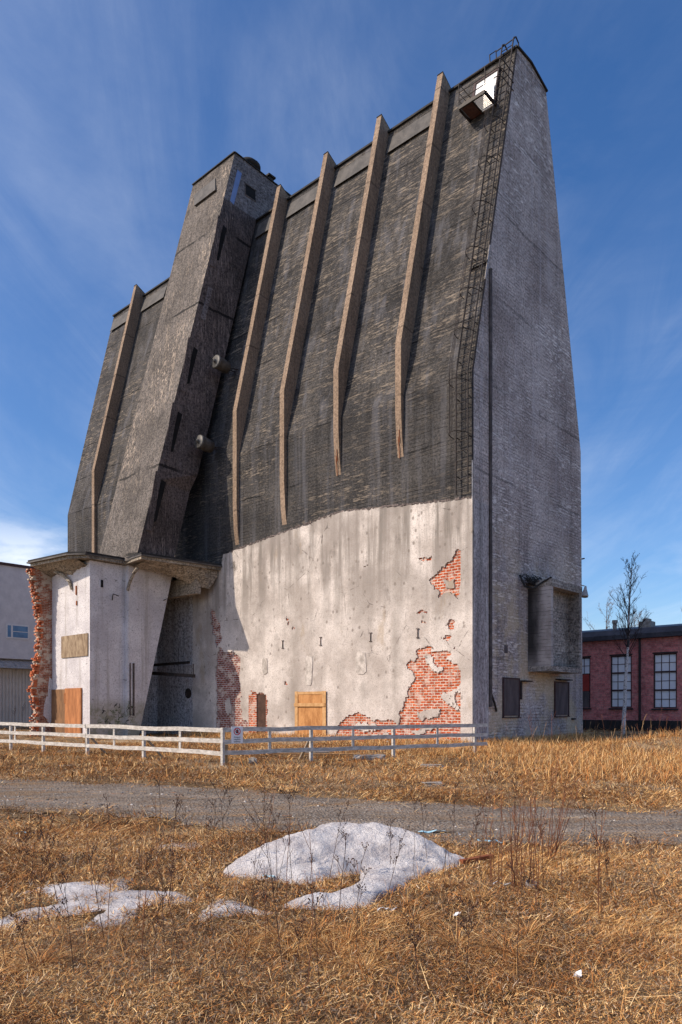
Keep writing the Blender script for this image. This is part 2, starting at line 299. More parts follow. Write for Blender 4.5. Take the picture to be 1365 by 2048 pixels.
def mossy(moss=True):
    t = MT('lilac_white_wall' if moss else 'flaking_white_wall', 0.93)
    X, Y, Z = (t.xyz()[k] for k in 'XYZ')
    col = t.mix(t.step(t.noise(0.6, 7, 0.65), 0.34, 0.66), (0.56, 0.53, 0.54), (0.74, 0.71, 0.71))
    sp = t.noise(13, 7, 0.8)
    col = t.mix(t.step(sp, 0.50, 0.62, 0, 0.72), col, (0.30, 0.27, 0.27))
    bl = t.noise(2.6, 7, 0.75, t.map((1, 1, 2.2)))
    col = t.mix(t.step(bl, 0.61, 0.67, 0, 0.85), col, (0.09, 0.075, 0.07))
    ws = t.noise(1.0, 5, 0.6, t.map((2.2, 2.2, 0.1)))
    col = t.mix(t.step(ws, 0.52, 0.72, 0, 0.6), col, (0.34, 0.30, 0.26))
    low = t.step(Z, 2.4, 1.5)
    if not moss: low = 0.0
    col = t.mix(t.mul(low, 0.55), col, (0.36, 0.31, 0.22))
    gr = t.mul(t.step(t.noise(2.2, 6, 0.7, t.map(loc=(1, 6, 0))), 0.47, 0.56), t.step(Z, 2.3, 1.2))
    col = t.mix(t.mul(gr, 0.45 if moss else 0.0), col, (0.13, 0.15, 0.05))
    return t.done(col, t.bump(t.math('MULTIPLY_ADD', sp, 0.6, bl), 0.6, 0.03))
M['lilac'] = mossy()
M['whitewash'] = mossy(False)

def soil():
    t = MT('thatch_soil', 0.97, 0.1)
    n = t.noise(0.8, 9, 0.7)
    col = t.mix(t.step(n, 0.36, 0.64), (0.085, 0.050, 0.028), (0.32, 0.22, 0.125))
    col = t.mix(t.step(t.noise(9, 8, 0.8), 0.45, 0.66, 0, 0.7), col, (0.38, 0.25, 0.125))
    col = t.mix(t.step(t.noise(0.22, 5, 0.6, t.map(loc=(3, 8, 0))), 0.50, 0.60, 0, 0.6), col, (0.50, 0.37, 0.23))
    col = t.mix(t.step(t.noise(26, 5, 0.8), 0.54, 0.66, 0, 0.6), col, (0.045, 0.026, 0.015))
    return t.done(col, t.bump(t.noise(11, 8, 0.8), 1.0, 0.06))
M['soil'] = soil()
def gravel():
    t = MT('grey_gravel', 0.95, 0.15)
    col = t.mix(t.step(t.noise(1.1, 8, 0.7, t.map((0.5, 1.6, 1))), 0.36, 0.64), (0.125, 0.090, 0.064), (0.25, 0.19, 0.14))
    v = t.new('ShaderNodeTexVoronoi'); v.inputs['Scale'].default_value = 24; t.put(v.inputs['Vector'], t.o)
    g = t.new('ShaderNodeRGBToBW'); t.put(g.inputs[0], v.outputs['Color'])
    col = t.mix(t.step(g.outputs[0], 0.2, 0.9, 0, 0.6), col, (0.36, 0.33, 0.29))
    col = t.mix(t.step(t.noise(30, 5, 0.8), 0.52, 0.64, 0, 0.65), col, (0.045, 0.036, 0.030))
    col = t.mix(t.step(t.noise(7, 6, 0.8, t.map((0.4, 2.0, 1))), 0.62, 0.68, 0, 0.7), col, (0.58, 0.53, 0.47))
    a = t.new('ShaderNodeAttribute'); a.attribute_name = 'rut'
    rt = t.mul(a.outputs['Fac'], t.step(t.noise(0.9, 6, 0.7, t.map((0.4, 1, 1))), 0.36, 0.6))
    col = t.mix(t.mul(rt, 0.8), col, (0.34, 0.28, 0.225))
    col = t.mix(t.step(t.noise(0.7, 6, 0.7, t.map((0.5, 1.4, 1), loc=(4, 0, 0))), 0.50, 0.64, 0, 0.75), col, (0.27, 0.17, 0.09))
    return t.done(col, t.bump(t.math('ADD', v.outputs['Distance'], t.noise(16, 6, 0.7)), 1.0, 0.035))
M['gravel'] = gravel()
def snow():
    t = MT('old_dirty_snow', 0.75, 0.3)
    n = t.noise(2.6, 8, 0.68)
    col = t.mix(t.step(n, 0.36, 0.62), (0.62, 0.57, 0.56), (0.86, 0.82, 0.80))
    col = t.mix(t.step(t.noise(26, 6, 0.8), 0.54, 0.66, 0, 0.5), col, (0.42, 0.36, 0.34))
    col = t.mix(t.step(t.noise(5, 6, 0.75, t.map(loc=(3, 3, 3))), 0.50, 0.66, 0, 0.55), col, (0.38, 0.34, 0.34))
    t.b.inputs['Subsurface Weight'].default_value = 0.0
    return t.done(col, t.bump(t.math('MULTIPLY_ADD', t.noise(34, 5, 0.8), 0.35, t.noise(6, 6, 0.7)), 1.0, 0.10))
M['snow'] = snow()
def attr_mat(name, rough=0.85, spec=0.2):
    t = MT(name, rough, spec); a = t.new('ShaderNodeAttribute'); a.attribute_name = 'col'
    return t.done(a.outputs['Color'])
M['blade'] = attr_mat('dead_grass')
M['weed'] = simple('dead_weed_stem', (0.045, 0.022, 0.016), (0.11, 0.055, 0.035), 9, 0.85)
M['red_stem'] = simple('reddish_stem', (0.12, 0.042, 0.022), (0.22, 0.095, 0.05), 9, 0.8)
M['straw_stem'] = simple('straw_stem', (0.34, 0.20, 0.10), (0.50, 0.34, 0.18), 9, 0.8)
M['birch_bark'] = None
def birch():
    t = MT('birch_bark', 0.8)
    v = t.noise(2.4, 6, 0.75, t.map((3, 3, 5)))
    col = t.mix(t.step(v, 0.52, 0.60), (0.66, 0.60, 0.58), (0.03, 0.025, 0.025))
    return t.done(col)
M['birch_bark'] = birch()
M['twig'] = simple('dark_twig', (0.022, 0.016, 0.018), (0.050, 0.036, 0.036), 3, 0.85)
M['far_twig'] = simple('brown_twig', (0.10, 0.075, 0.065), (0.16, 0.12, 0.10), 3, 0.85)
def glass(name, a, b):
    t = MT(name, 0.12, 0.5)
    return t.done(t.mix(t.step(t.noise(0.7, 4, 0.6), 0.35, 0.65), a, b))
M['dusty_glass'] = glass('dusty_pane', (0.78, 0.79, 0.86), (0.88, 0.88, 0.92))
M['blue_glass'] = glass('blue_pane', (0.05, 0.15, 0.30), (0.10, 0.24, 0.42))
M['sky_tint_glass'] = glass('sky_tinted_pane', (0.16, 0.22, 0.42), (0.22, 0.30, 0.52))  # blue of the reflected sky put into the base colour
M['ware_wall'] = simple('grey_rendered_wall', (0.50, 0.49, 0.52), (0.60, 0.585, 0.61), 1.2, 0.9, specks=(0.40, 0.385, 0.41))
M['ware_sheet'] = simple('ribbed_sheet', (0.48, 0.45, 0.43), (0.58, 0.545, 0.52), 1, 0.6)
M['roof_dark'] = simple('dark_metal_roof', (0.035, 0.035, 0.045), (0.075, 0.072, 0.085), 1.2, 0.5)
M['plinth'] = simple('dark_plinth', (0.025, 0.022, 0.022), (0.05, 0.042, 0.042), 2, 0.9)
M['red_panel'] = simple('red_window_panel', (0.28, 0.03, 0.025), (0.36, 0.045, 0.035), 2, 0.6)
M['dark_frame'] = simple('dark_window_frame', (0.045, 0.025, 0.028), (0.08, 0.045, 0.045), 4, 0.7)
M['white_frame'] = simple('white_window_frame', (0.55, 0.55, 0.58), (0.66, 0.66, 0.68), 3, 0.6)
M['stone'] = simple('grey_stone', (0.22, 0.19, 0.16), (0.42, 0.38, 0.34), 5, 0.9, bump=0.7)
M['litter_blue'] = simple('blue_plastic_scrap', (0.25, 0.52, 0.66), (0.55, 0.75, 0.82), 6, 0.5)
M['litter_white'] = simple('white_paper_scrap', (0.62, 0.62, 0.64), (0.80, 0.80, 0.80), 6, 0.6)
M['plank'] = simple('old_grey_plank', (0.26, 0.21, 0.16), (0.42, 0.35, 0.27), 4, 0.85, (0.5, 4, 4))

# ------------------------------------------------------------------ mesh helpers
class MB:
    def __init__(s): s.v = []; s.f = []; s.mi = []
    def add(s, vs, fs, mi=0):
        k = len(s.v); s.v += [tuple(p) for p in vs]; s.f += [tuple(i+k for i in f) for f in fs]; s.mi += [mi]*len(fs)
    def box(s, x0, x1, y0, y1, z0, z1, mi=0):
        s.add([(x0,y0,z0),(x1,y0,z0),(x1,y1,z0),(x0,y1,z0),(x0,y0,z1),(x1,y0,z1),(x1,y1,z1),(x0,y1,z1)],
              [(0,3,2,1),(4,5,6,7),(0,1,5,4),(1,2,6,5),(2,3,7,6),(3,0,4,7)], mi)
    def hexa(s, lo, hi, mi=0, mis=None):
        n = len(lo); s.add(list(lo)+list(hi), [])
        k = len(s.v)-2*n
        fs = [tuple(k+i for i in reversed(range(n))), tuple(k+n+i for i in range(n))]
        fs += [(k+i, k+(i+1) % n, k+n+(i+1) % n, k+n+i) for i in range(n)]
        s.f += fs; s.mi += (mis if mis else [mi]*len(fs))
    def prism_x(s, poly, x0, x1, mi=0, mis=None):     # poly in (y,z)
        s.hexa([(x0, y, z) for y, z in poly], [(x1, y, z) for y, z in poly], mi, mis)
    def prism_z(s, poly, z0, z1, mi=0, mis=None):
        s.hexa([(x, y, z0) for x, y in poly], [(x, y, z1) for x, y in poly], mi, mis)
    def beam(s, a, b, w, h, up=(0, 0, 1), mi=0):
        a, b = Vector(a), Vector(b); d = (b-a).normalized(); u = Vector(up)
        side = d.cross(u)
        if side.length < 1e-4: side = d.cross(Vector((0, 1, 0)))
        side.normalize(); u = side.cross(d)
        sc = [side*(i*w/2)+u*(j*h/2) for i, j in ((-1,-1),(1,-1),(1,1),(-1,1))]
        s.hexa([a+o for o in sc], [b+o for o in sc], mi)
    def tube(s, pts, r, n=6, mi=0, cap=True):
        pts = [Vector(p) for p in pts]; m = len(pts)
        rs = r if isinstance(r, (list, tuple)) else [r]*m
        k = len(s.v); ref = None
        for i, p in enumerate(pts):
            d = (pts[min(i+1, m-1)]-pts[max(i-1, 0)])
            d = d.normalized() if d.length > 1e-9 else Vector((0, 0, 1))
            if ref is None: ref = d.orthogonal().normalized()
            a = (ref-d*ref.dot(d))
            a = a.normalized() if a.length > 1e-6 else d.orthogonal().normalized()
            ref = a; b = d.cross(a)
            for j in range(n):
                t = 2*math.pi*j/n; q = p+(a*math.cos(t)+b*math.sin(t))*rs[i]; s.v.append(q[:])
        for i in range(m-1):
            for j in range(n):
                s.f.append((k+i*n+j, k+i*n+(j+1) % n, k+(i+1)*n+(j+1) % n, k+(i+1)*n+j)); s.mi.append(mi)
        if cap:
            s.f.append(tuple(k+j for j in reversed(range(n)))); s.mi.append(mi)
            s.f.append(tuple(k+(m-1)*n+j for j in range(n))); s.mi.append(mi)
    def lathe(s, base, axis, prof, n=14, mi=0):
        base = Vector(base); ax = Vector(axis).normalized()
        s.tube_var(base, ax, prof, n, mi)
    def tube_var(s, base, ax, prof, n, mi):
        a = ax.orthogonal().normalized(); b = ax.cross(a); k = len(s.v)
        for t, r in prof:
            for j in range(n):
                w = 2*math.pi*j/n; s.v.append((base+ax*t+(a*math.cos(w)+b*math.sin(w))*r)[:])
        m = len(prof)
        for i in range(m-1):
            for j in range(n):
                s.f.append((k+i*n+j, k+i*n+(j+1) % n, k+(i+1)*n+(j+1) % n, k+(i+1)*n+j)); s.mi.append(mi)
        s.f.append(tuple(k+j for j in reversed(range(n)))); s.f.append(tuple(k+(m-1)*n+j for j in range(n))); s.mi += [mi, mi]
    def build(s, name, mats, parent=None, smooth=False, **props):
        me = bpy.data.meshes.new(name); me.from_pydata(s.v, [], s.f)
        mats = mats if isinstance(mats, (list, tuple)) else [mats]
        for m in mats: me.materials.append(m)
        if len(mats) > 1: me.polygons.foreach_set('material_index', s.mi)
        if smooth: me.polygons.foreach_set('use_smooth', [True]*len(me.polygons))
        me.update(); o = bpy.data.objects.new(name, me); C.objects.link(o)
        if parent: o.parent = parent
        for k, v in props.items(): o[k] = v
        return o
def empty(name, loc, rz, label, cat, group=None):
    o = bpy.data.objects.new(name, None); C.objects.link(o); o.location = loc; o.rotation_euler = (0, 0, rz)
    o.empty_display_size = 0.5; o['label'] = label; o['category'] = cat
    if group: o['group'] = group
    return o
def tag(o, label, cat, group=None):
    o['label'] = label; o['category'] = cat
    if group: o['group'] = group
    return o
def pip(px, py, poly):
    inside = np.zeros(px.shape, bool); n = len(poly); j = n-1
    for i in range(n):
        xi, yi = poly[i]; xj, yj = poly[j]
        c = ((yi > py) != (yj > py)) & (px < (xj-xi)*(py-yi)/(yj-yi+1e-12)+xi)
        inside ^= c; j = i
    return inside
def vnoise(x, y, seed=0):
    xi = np.floor(x).astype(int); yi = np.floor(y).astype(int); fx = x-xi; fy = y-yi
    fx = fx*fx*(3-2*fx); fy = fy*fy*(3-2*fy)
    def h(a, b):
        n = (a*374761393+b*668265263+seed*974711) & 0x7fffffff
        n = ((n ^ (n >> 13))*1274126177) & 0x7fffffff
        return ((n ^ (n >> 16)) & 0xffff)/65535.0
    return (h(xi, yi)*(1-fx)+h(xi+1, yi)*fx)*(1-fy)+(h(xi, yi+1)*(1-fx)+h(xi+1, yi+1)*fx)*fy
def fbm(x, y, seed=0, oct=4):
    s = 0; a = 0.5; t = 0
    for i in range(oct):
        s = s+a*vnoise(x*2**i, y*2**i, seed+i*17); t += a; a *= 0.5
    return s/t
def pdist(px, py, poly):
    d = np.full(px.shape, 1e9); n = len(poly)
    for i in range(n):
        ax, ay = poly[i]; bx, by = poly[(i+1) % n]; vx, vy = bx-ax, by-ay
        t = np.clip(((px-ax)*vx+(py-ay)*vy)/(vx*vx+vy*vy+1e-12), 0, 1)
        d = np.minimum(d, np.hypot(px-ax-t*vx, py-ay-t*vy))
    return d

# ------------------------------------------------------------------ the silo building
BO = Vector((5.76, 31.83, 0.0)); BA = R(-41.959)
EX = Vector((0.7436, -0.6686, 0)); EY = Vector((0.6686, 0.7436, 0))
def W(x, y, z=0): return BO+EX*x+EY*y+Vector((0, 0, z))
silo = empty('silo_building', BO, BA, 'tall derelict concrete silo with slanting ribbed front and peeling white plaster base', 'silo')
SL = 0.2347; ZB = 16.3
def wy(z): return 0.0 if z < ZB else SL*(z-ZB)
LX = -35.7
def build_shell():
    m = MB()
    prof = [(0, -0.3), (0, ZB), (3.9, 32.92), (5.2, 33.05), (6.84, 32.7), (10.95, 15.6), (11.24, -0.3)]
    m.prism_x(prof, LX, 0.0, mis=[1, 1, 0, 0, 2, 2, 1, 1, 1])
    # order: caps then sides (bottom front, slanted front, roof, roof, back, back, bottom)
    m.build('concrete_shell', [M['front'], M['gable'], M['roof_felt']], silo)
    # thin dark roof-edge sheet
    r = MB(); r.beam((LX, 3.86, 32.97), (0.02, 3.86, 32.97), 0.16, 0.10); r.beam((0.02, 3.86, 32.97), (0.02, 5.2, 33.10), 0.12, 0.08); r.beam((0.02, 5.2, 33.10), (0.02, 6.9, 32.74), 0.12, 0.08)
    r.build('roof_edge', M['roof_felt'], silo)
build_shell()

RIBZ = 33.6
def build_ribs():
    tips = {1: 13.3, 2: 13.3, 3: 11.45, 4: 10.95, 8: 10.3}
    for k, zt in tips.items():
        x0 = -3.95*k-0.19; x1 = x0+0.34; m = MB()
        zr = RIBZ; outer = [(0.02, zt), (-0.12, zt+1.0), (-0.2, zt+2.4), (-0.2, 18.77), (wy(zr)-0.78, zr)]
        inner = [(4.1, 33.15), (4.3, 32.6), (0.25, ZB), (0.3, zt)]
        m.prism_x(outer+inner, x0, x1)
        m.build('rib', M['rib'], silo)
        c = MB(); c.beam(((x0+x1)/2, wy(zr)-0.80, zr+0.03), ((x0+x1)/2, 4.12, 33.17), 0.34, 0.05, (0, 0.5, 1)); c.build('rib_cap', M['roof_felt'], silo)
        if k in (1, 2):    # broken, rust-stained foot
            f = MB(); f.tube([(x0+0.12, -0.13, zt+1.1), (x0+0.16, -0.12, zt+0.6), (x0+0.14, -0.04, zt+0.1)], 0.02, 5); f.tube([(x0+0.2, -0.16, zt+1.4), (x0+0.22, -0.14, zt+0.8)], 0.02, 5)
            f.build('bare_rod', M['rust'], silo)
build_ribs()

def slanted_panel(x0, x1, z0, z1, off, th, bottom_out=0.0):
    """a flat sheet lying on the slanted wall, its lower edge standing off it"""
    m = MB()
    lo = [(x0, wy(z0)-off-bottom_out, z0), (x1, wy(z0)-off-bottom_out, z0), (x1, wy(z1)-off, z1), (x0, wy(z1)-off, z1)]
    m.hexa([(x, y+th, z) for x, y, z in lo], lo)
    return m
for (x0, x1) in ((-7.55, -4.35), (-11.4, -8.35), (-15.4, -12.3), (-18.2, -16.2), (-35.5, -31.95), (-31.2, -28.2)):
    slanted_panel(x0, x1, 31.5, 32.55, 0.035, 0.03, 0.10).build('ventilation_flap', M['flap'], silo)

# ---- elevator tower leaning along the front
TS = 0.2665
def ty(z): return 2.05-TS*(36.3-z)
def tb(z): return 3.85-TS*(33.0-z)
def build_tower():
    tow = bpy.data.objects.new('elevator_tower', None); C.objects.link(tow); tow.parent = silo
    XR, XL = -18.5, -22.8
    m = MB()
    zs = [(9.9, XR-0.42), (14.5, XR-0.42), (15.55, XR), (33.0, XR)]
    rings = []
    for z, xb in zs: rings.append([(XL, ty(z), z), (XR, ty(z), z), (xb, tb(z), z), (XL, tb(z), z)])
    for i in range(3):
        m.hexa(rings[i], rings[i+1], mis=[1, 1, 0, 1, 1, 1])
    o = m.build('shaft', [M['tower_front'], M['tower_side']], tow)
    h = MB()
    z0, z1 = 33.0, 36.3
    h.hexa([(XL, ty(z0)+0.002, z0+0.004), (XR, ty(z0), z0), (XR, 7.2, z0), (XL, 7.2, z0)], [(XL, ty(z1), z1), (XR, ty(z1), z1), (XR, 7.2, z1-0.25), (XL, 7.2, z1-0.25)], mis=[0, 2, 1, 0, 0, 0])
    h.build('head_block', [M['tower_head'], M['tower_front'], M['roof_felt']], tow)
    r = MB(); r.beam((XL, 2.03, 36.33), (XR+.02, 2.03, 36.33), 0.14, 0.06); r.beam((XR+0.01, 2.03, 36.33), (XR+0.01, 7.2, 36.1), 0.12, 0.06); r.build('roof_edge', M['roof_felt'], tow)
    # slots in the side, framed
    for zt, zb in ((31.25, 28.9), (22.95, 20.65), (18.78, 16.35), (14.55, 12.1)):
        s = MB(); dy = 0.42; w = 0.30
        s.hexa([(XR+0.004, ty(zb)+dy, zb), (XR+0.004, ty(zb)+dy+w, zb+.1), (XR+0.004, ty(zt)+dy+w, zt), (XR+0.004, ty(zt)+dy, zt+.1)],
               [(XR-0.01, ty(zb)+dy, zb), (XR-0.01, ty(zb)+dy+w, zb+.1), (XR-0.01, ty(zt)+dy+w, zt), (XR-0.01, ty(zt)+dy, zt+.1)])
        so_ = s.build('slot', M['black_hole'], tow)
        f = MB()
        f.hexa([(XR-0.02, ty(zb)+0.02, zb-0.5), (XR-0.02, ty(zb)+dy-0.005, zb-0.5), (XR-0.02, ty(zt)+dy-0.005, zt+0.5), (XR-0.02, ty(zt)+0.02, zt+0.5)],
               [(XR+0.035, ty(zb)+0.02, zb-0.5), (XR+0.035, ty(zb)+dy-0.005, zb-0.5), (XR+0.035, ty(zt)+dy-0.005, zt+0.5), (XR+0.035, ty(zt)+0.02, zt+0.5)])
        f.build('frame', M['tower_side'], so_)
    s = MB(); zb, zt = 24.9, 27.05
    s.hexa([(XR-.01, ty(zb)+0.4, zb), (XR-.01, ty(zb)+0.72, zb), (XR-.01, ty(zt)+0.72, zt), (XR-.01, ty(zt)+0.4, zt)], [(XR+.03, ty(zb)+0.4, zb), (XR+.03, ty(zb)+0.72, zb), (XR+.03, ty(zt)+0.72, zt), (XR+.03, ty(zt)+0.4, zt)])
    s.build('blind_slot', M['tower_head'], tow)
    # windows of the head
    w = MB(); x = XR
    w.hexa([(x-.01, 1.66, 33.1), (x-.01, 1.95, 33.0), (x-.01, 2.6, 35.3), (x-.01, 2.25, 35.35)], [(x+.02, 1.66, 33.1), (x+.02, 1.95, 33.0), (x+.02, 2.6, 35.3), (x+.02, 2.25, 35.35)])
    w.build('window_pane', M['sky_tint_glass'], tow)
    w = MB(); w.box(x-.01, x+.006, 2.92, 3.75, 34.15, 34.82); w.build('window_opening', M['black_hole'], tow)
    w = MB(); w.box(x-.01, x+.03, 2.86, 2.92, 34.09, 34.88); w.box(x-.01, x+.03, 2.92, 3.8, 34.09, 34.15); w.box(x-.01, x+.03, 2.92, 3.8, 34.82, 34.88); w.build('window_frame', M['tower_side'], tow)
    # sheet flap on the tower front
    p = MB(); a = [(-22.25, 35.25), (-20.05, 35.3), (-19.55, 34.12), (-21.7, 34.1)]
    lo = [(xx, ty(zz)-0.02, zz) for xx, zz in a]; hi = [(xx, ty(zz)-(0.14 if zz < 34.5 else 0.06), zz) for xx, zz in a]
    p.hexa(lo, hi); p.build('ventilation_flap', M['flap'], tow)
    v = MB(); v.lathe((-19.2, 3.75, 36.1), (0, 0, 1), [(0, 0.55), (0.35, 0.55), (0.42, 0.80), (0.62, 0.80), (0.85, 0.55), (0.95, 0.2)], 18); v.build('roof_ventilator', M['roof_felt'], tow, True)
    v = MB(); v.box(-19.0, -18.62, 5.05, 5.45, 36.0, 36.55); v.box(-19.1, -18.52, 4.95, 5.55, 36.55, 36.66); v.tube([(-18.8, 5.9, 36), (-18.8, 5.9, 36.5)], 0.05, 6); v.build('roof_hatch', M['roof_felt'], tow)
build_tower()

# ---- insulators bracketed off the wall
for (x, z) in ((-17.55, 22.0), (-17.6, 16.95)):
    base = Vector((x, wy(z), z)); ax = Vector((0.03, -1, 0.10)).normalized()
    ins = MB(); ins.lathe(base+ax*0.62, ax, [(0, 0.16), (0.05, 0.34), (0.55, 0.38), (0.75, 0.36), (0.82, 0.39), (0.98, 0.40), (1.0, 0.34), (1.0, 0.12), (1.08, 0.10), (1.16, 0.05)], 18)
    io = ins.build('insulator', M['ceramic'], silo, True)
    b = MB()
    for dx, dz in ((-0.12, 0.12), (0.2, 0.16)):
        b.tube([base+Vector((dx, 0.05, dz)), base+ax*0.66+Vector((dx*0.5, 0, 0))], 0.03, 5)
    b.tube([base+ax*0.62, base+ax*0.62+Vector((0, 0.02, -0.45))], 0.025, 5); b.build('bracket', M['steel'], io)
    t = MB(); t.tube([base+ax*1.78, base+ax*1.95+Vector((-.1, 0, .12))], 0.025, 5); t.tube([base+ax*1.72, base+ax*1.8+Vector((.12, 0, -.14))], 0.02, 5); t.build('terminal', M['steel'], io)

# ---- peeling plaster over brick at the foot of the front
def plaster_wall():
    cs = 0.05
    xs = np.arange(-23.75, 0.0, cs); zs = np.arange(-0.25, 11.7, cs)
    X, Z = np.meshgrid(xs+cs/2, zs+cs/2, indexing='ij')
    n1 = (fbm(X*1.3, Z*1.3, 3)-0.5); n2 = (fbm(X*6, Z*6, 9, 3)-0.5)
    n3 = (fbm(X*1.3+31, Z*1.3+9, 5)-0.5)
    top = np.interp(X, [-23.8, -17.2, -17.05, -7.84, -0.0], [9.9, 9.9, 10.67, 11.54, 10.74])+n2*0.08
    keep = Z < top
    XP, ZP = X+n1*0.5+n2*0.25, Z+n3*0.5+(fbm(X*6+50, Z*6, 11, 3)-0.5)*0.22
    ZP2 = np.round(ZP/0.1)*0.1*0.6+ZP*0.4      # edges break along brick courses
    S = lambda pts: [((420+a/2.528), (1000+b/2.528)) for a, b in pts]
    def loc2(pts):   # from the photograph to the wall's own x,z
        out = []
        for u, v in S(pts):
            du = (u-682.5)/1466.0; dv = (1416-v)/1466.0
            d = Vector((du, 1, dv)); n = EY; k = (BO-Vector((0, 0, 1.65))).dot(n)/d.dot(n)
            P = Vector((0, 0, 1.65))+d*k; out.append(((P-BO).dot(EX), P.z))
        return out
    holes = [
        [(1112,400),(1150,378),(1200,322),(1240,295),(1258,250),(1284,246),(1284,430),(1262,485),(1225,462),(1165,490),(1128,435)],
        [(1035,296),(1090,282),(1140,275),(1140,292),(1050,302)],
        [(1062,560),(1120,548),(1122,562),(1066,570)], [(1085,608),(1105,608),(1102,620),(1086,618)],
        [(1205,640),(1215,612),(1243,612),(1240,645),(1225,655)], [(1172,690),(1222,672),(1222,694),(1182,706)], [(1228,742),(1250,740),(1248,754),(1230,754)],
        [(388,588),(402,588),(402,598),(388,598)], [(390,610),(403,610),(403,622),(390,622)], [(418,645),(430,645),(430,656),(418,656)], [(388,922),(402,922),(402,934),(388,934)],
        [(790,345),(810,340),(808,350),(790,352)],
        [(960,1100),(965,1060),(1000,1000),(1010,955),(1040,900),(1010,845),(1040,800),(1060,760),(1100,735),(1135,740),(1130,768),(1190,765),(1222,785),(1212,820),(1240,835),(1284,858),(1284,920),(1250,950),(1228,980),(1240,1060),(1284,1080),(1290,1290),(1000,1290),(1000,1155),(960,1142)],
        [(1253,985),(1275,965),(1290,990),(1290,1065),(1258,1065)],
        [(640,1205),(650,1140),(690,1090),(735,1068),(780,1090),(820,1110),(880,1122),(940,1118),(962,1142),(1002,1152),(1002,1290),(612,1290),(650,1240)],
        [(55,740),(80,770),(122,760),(130,790),(158,812),(150,900),(163,960),(155,1060),(160,1100),(192,1120),(205,1290),(30,1290),(36,1100),(28,900),(36,800)],
        [(5,540),(30,560),(55,640),(62,700),(40,745),(25,700)],
        [(208,990),(215,970),(268,972),(284,1000),(296,1070),(284,1100),(300,1180),(290,1215),(208,1215)],
    ]
    fills = [  # islands of plaster left inside the brick
        [(1185,418),(1235,410),(1245,440),(1200,448)],
        [(1108,790),(1130,790),(1150,850),(1190,865),(1150,885),(1110,840)],
        [(1040,1075),(1090,1060),(1160,1060),(1165,1090),(1120,1110),(1060,1105)],
        [(700,1160),(760,1130),(860,1140),(900,1160),(800,1175)], [(1170,1000),(1225,985),(1240,1060),(1200,1040)],
        [(1010,1170),(1100,1150),(1150,1165),(1060,1185)], [(80,1030),(110,1000),(120,1060),(95,1080)], [(760,1215),(900,1190),(960,1215),(860,1250)]]
    hole = np.zeros(X.shape, bool)
    for h in holes: hole |= pip(XP, ZP2, loc2(h))
    for f in fills: hole &= ~pip(XP, ZP2, loc2(f))
    hole &= ~(X > -0.62)
    keep &= ~hole
    # doorway niche goes right through
    niche = (X > -14.73) & (X < -13.26) & (Z < 2.42)
    keep &= ~niche
    nx, nz = X.shape
    th = 0.07
    bulge = -th-0.02*(fbm(X*0.9, Z*0.9, 21)-0.5)
    # corner vertices
    gx = np.append(xs, xs[-1]+cs); gz = np.append(zs, zs[-1]+cs)
    GX, GZ = np.meshgrid(gx, gz, indexing='ij')
    jx = GX+(fbm(GX*9, GZ*9, 71, 2)-0.5)*0.04; jz = GZ+(fbm(GX*9+40, GZ*9, 77, 2)-0.5)*0.04
    jx = np.minimum(jx, -0.002)
    GY = -th-0.03*(fbm(GX*0.7, GZ*0.7, 21)-0.5)
    nv = GX.size; idx = np.arange(nv).reshape(GX.shape)
    verts = np.concatenate([np.stack([jx, GY, jz], -1).reshape(-1, 3), np.stack([jx, np.full_like(jx, 0.0), jz], -1).reshape(-1, 3)])
    faces = []; ii, jj = np.nonzero(keep)
    front = np.stack([idx[ii, jj], idx[ii+1, jj], idx[ii+1, jj+1], idx[ii, jj+1]], -1)
    faces.append(front)
    kp = np.pad(keep, 1)
    for (di, dj, a, b) in ((-1, 0, (0, 0), (0, 1)), (1, 0, (1, 0), (1, 1)), (0, -1, (0, 0), (1, 0)), (0, 1, (0, 1), (1, 1))):
        e = keep & ~kp[1+di:1+di+nx, 1+dj:1+dj+nz]; p, q = np.nonzero(e)
        va = idx[p+a[0], q+a[1]]; vb = idx[p+b[0], q+b[1]]
        faces.append(np.stack([va, vb, vb+nv, va+nv], -1))
    F = np.concatenate(faces)
    used = np.zeros(len(verts), bool); used[F.ravel()] = True; remap = np.cumsum(used)-1
    me = bpy.data.meshes.new('plaster_wall'); me.from_pydata(verts[used].tolist(), [], remap[F].tolist())
    me.materials.append(M['plaster']); me.materials.append(M['recess'])
    nf = len(F); mi = np.zeros(nf, int)
    cx = verts[F[:, 0], 0]; mi[cx < -20.0] = 1
    me.polygons.foreach_set('material_index', mi.tolist())
    o = bpy.data.objects.new('plaster_wall', me); C.objects.link(o); o.parent = silo
    # brick behind
    b = MB(); y = -0.006
    def sheet(x0, x1, z0, z1, mi): b.add([(x0, y, z0), (x1, y, z0), (x1, y, z1), (x0, y, z1)], [(0, 1, 2, 3)], mi)
    sheet(-23.75, -14.76, -0.2, 9.8, 1); sheet(-13.26, -0.05, -0.2, 10.7, 0); sheet(-14.76, -13.26, 2.42, 9.8, 0)
    b.build('brick_wall', [M['brick'], M['brick_dull']], silo)
    # doorway niche: brick reveals standing proud of the dark shell
    n = MB()
    n.box(-14.76, -14.08, -0.065, -0.002, -0.1, 2.42, 0); n.box(-13.3, -13.24, -0.06, -0.002, -0.1, 2.42, 0)
    no = n.build('door_jamb', M['brick'], silo)
    d = MB(); d.add([(-14.08, -0.012, -0.1), (-13.3, -0.012, -0.1), (-13.3, -0.012, 2.42), (-14.08, -0.012, 2.42)], [(0, 1, 2, 3)]); d.build('dark_doorway', M['niche_shade'], silo)  # flat sheet on the solid shell; the recess shade is in its colour
    a = MB()
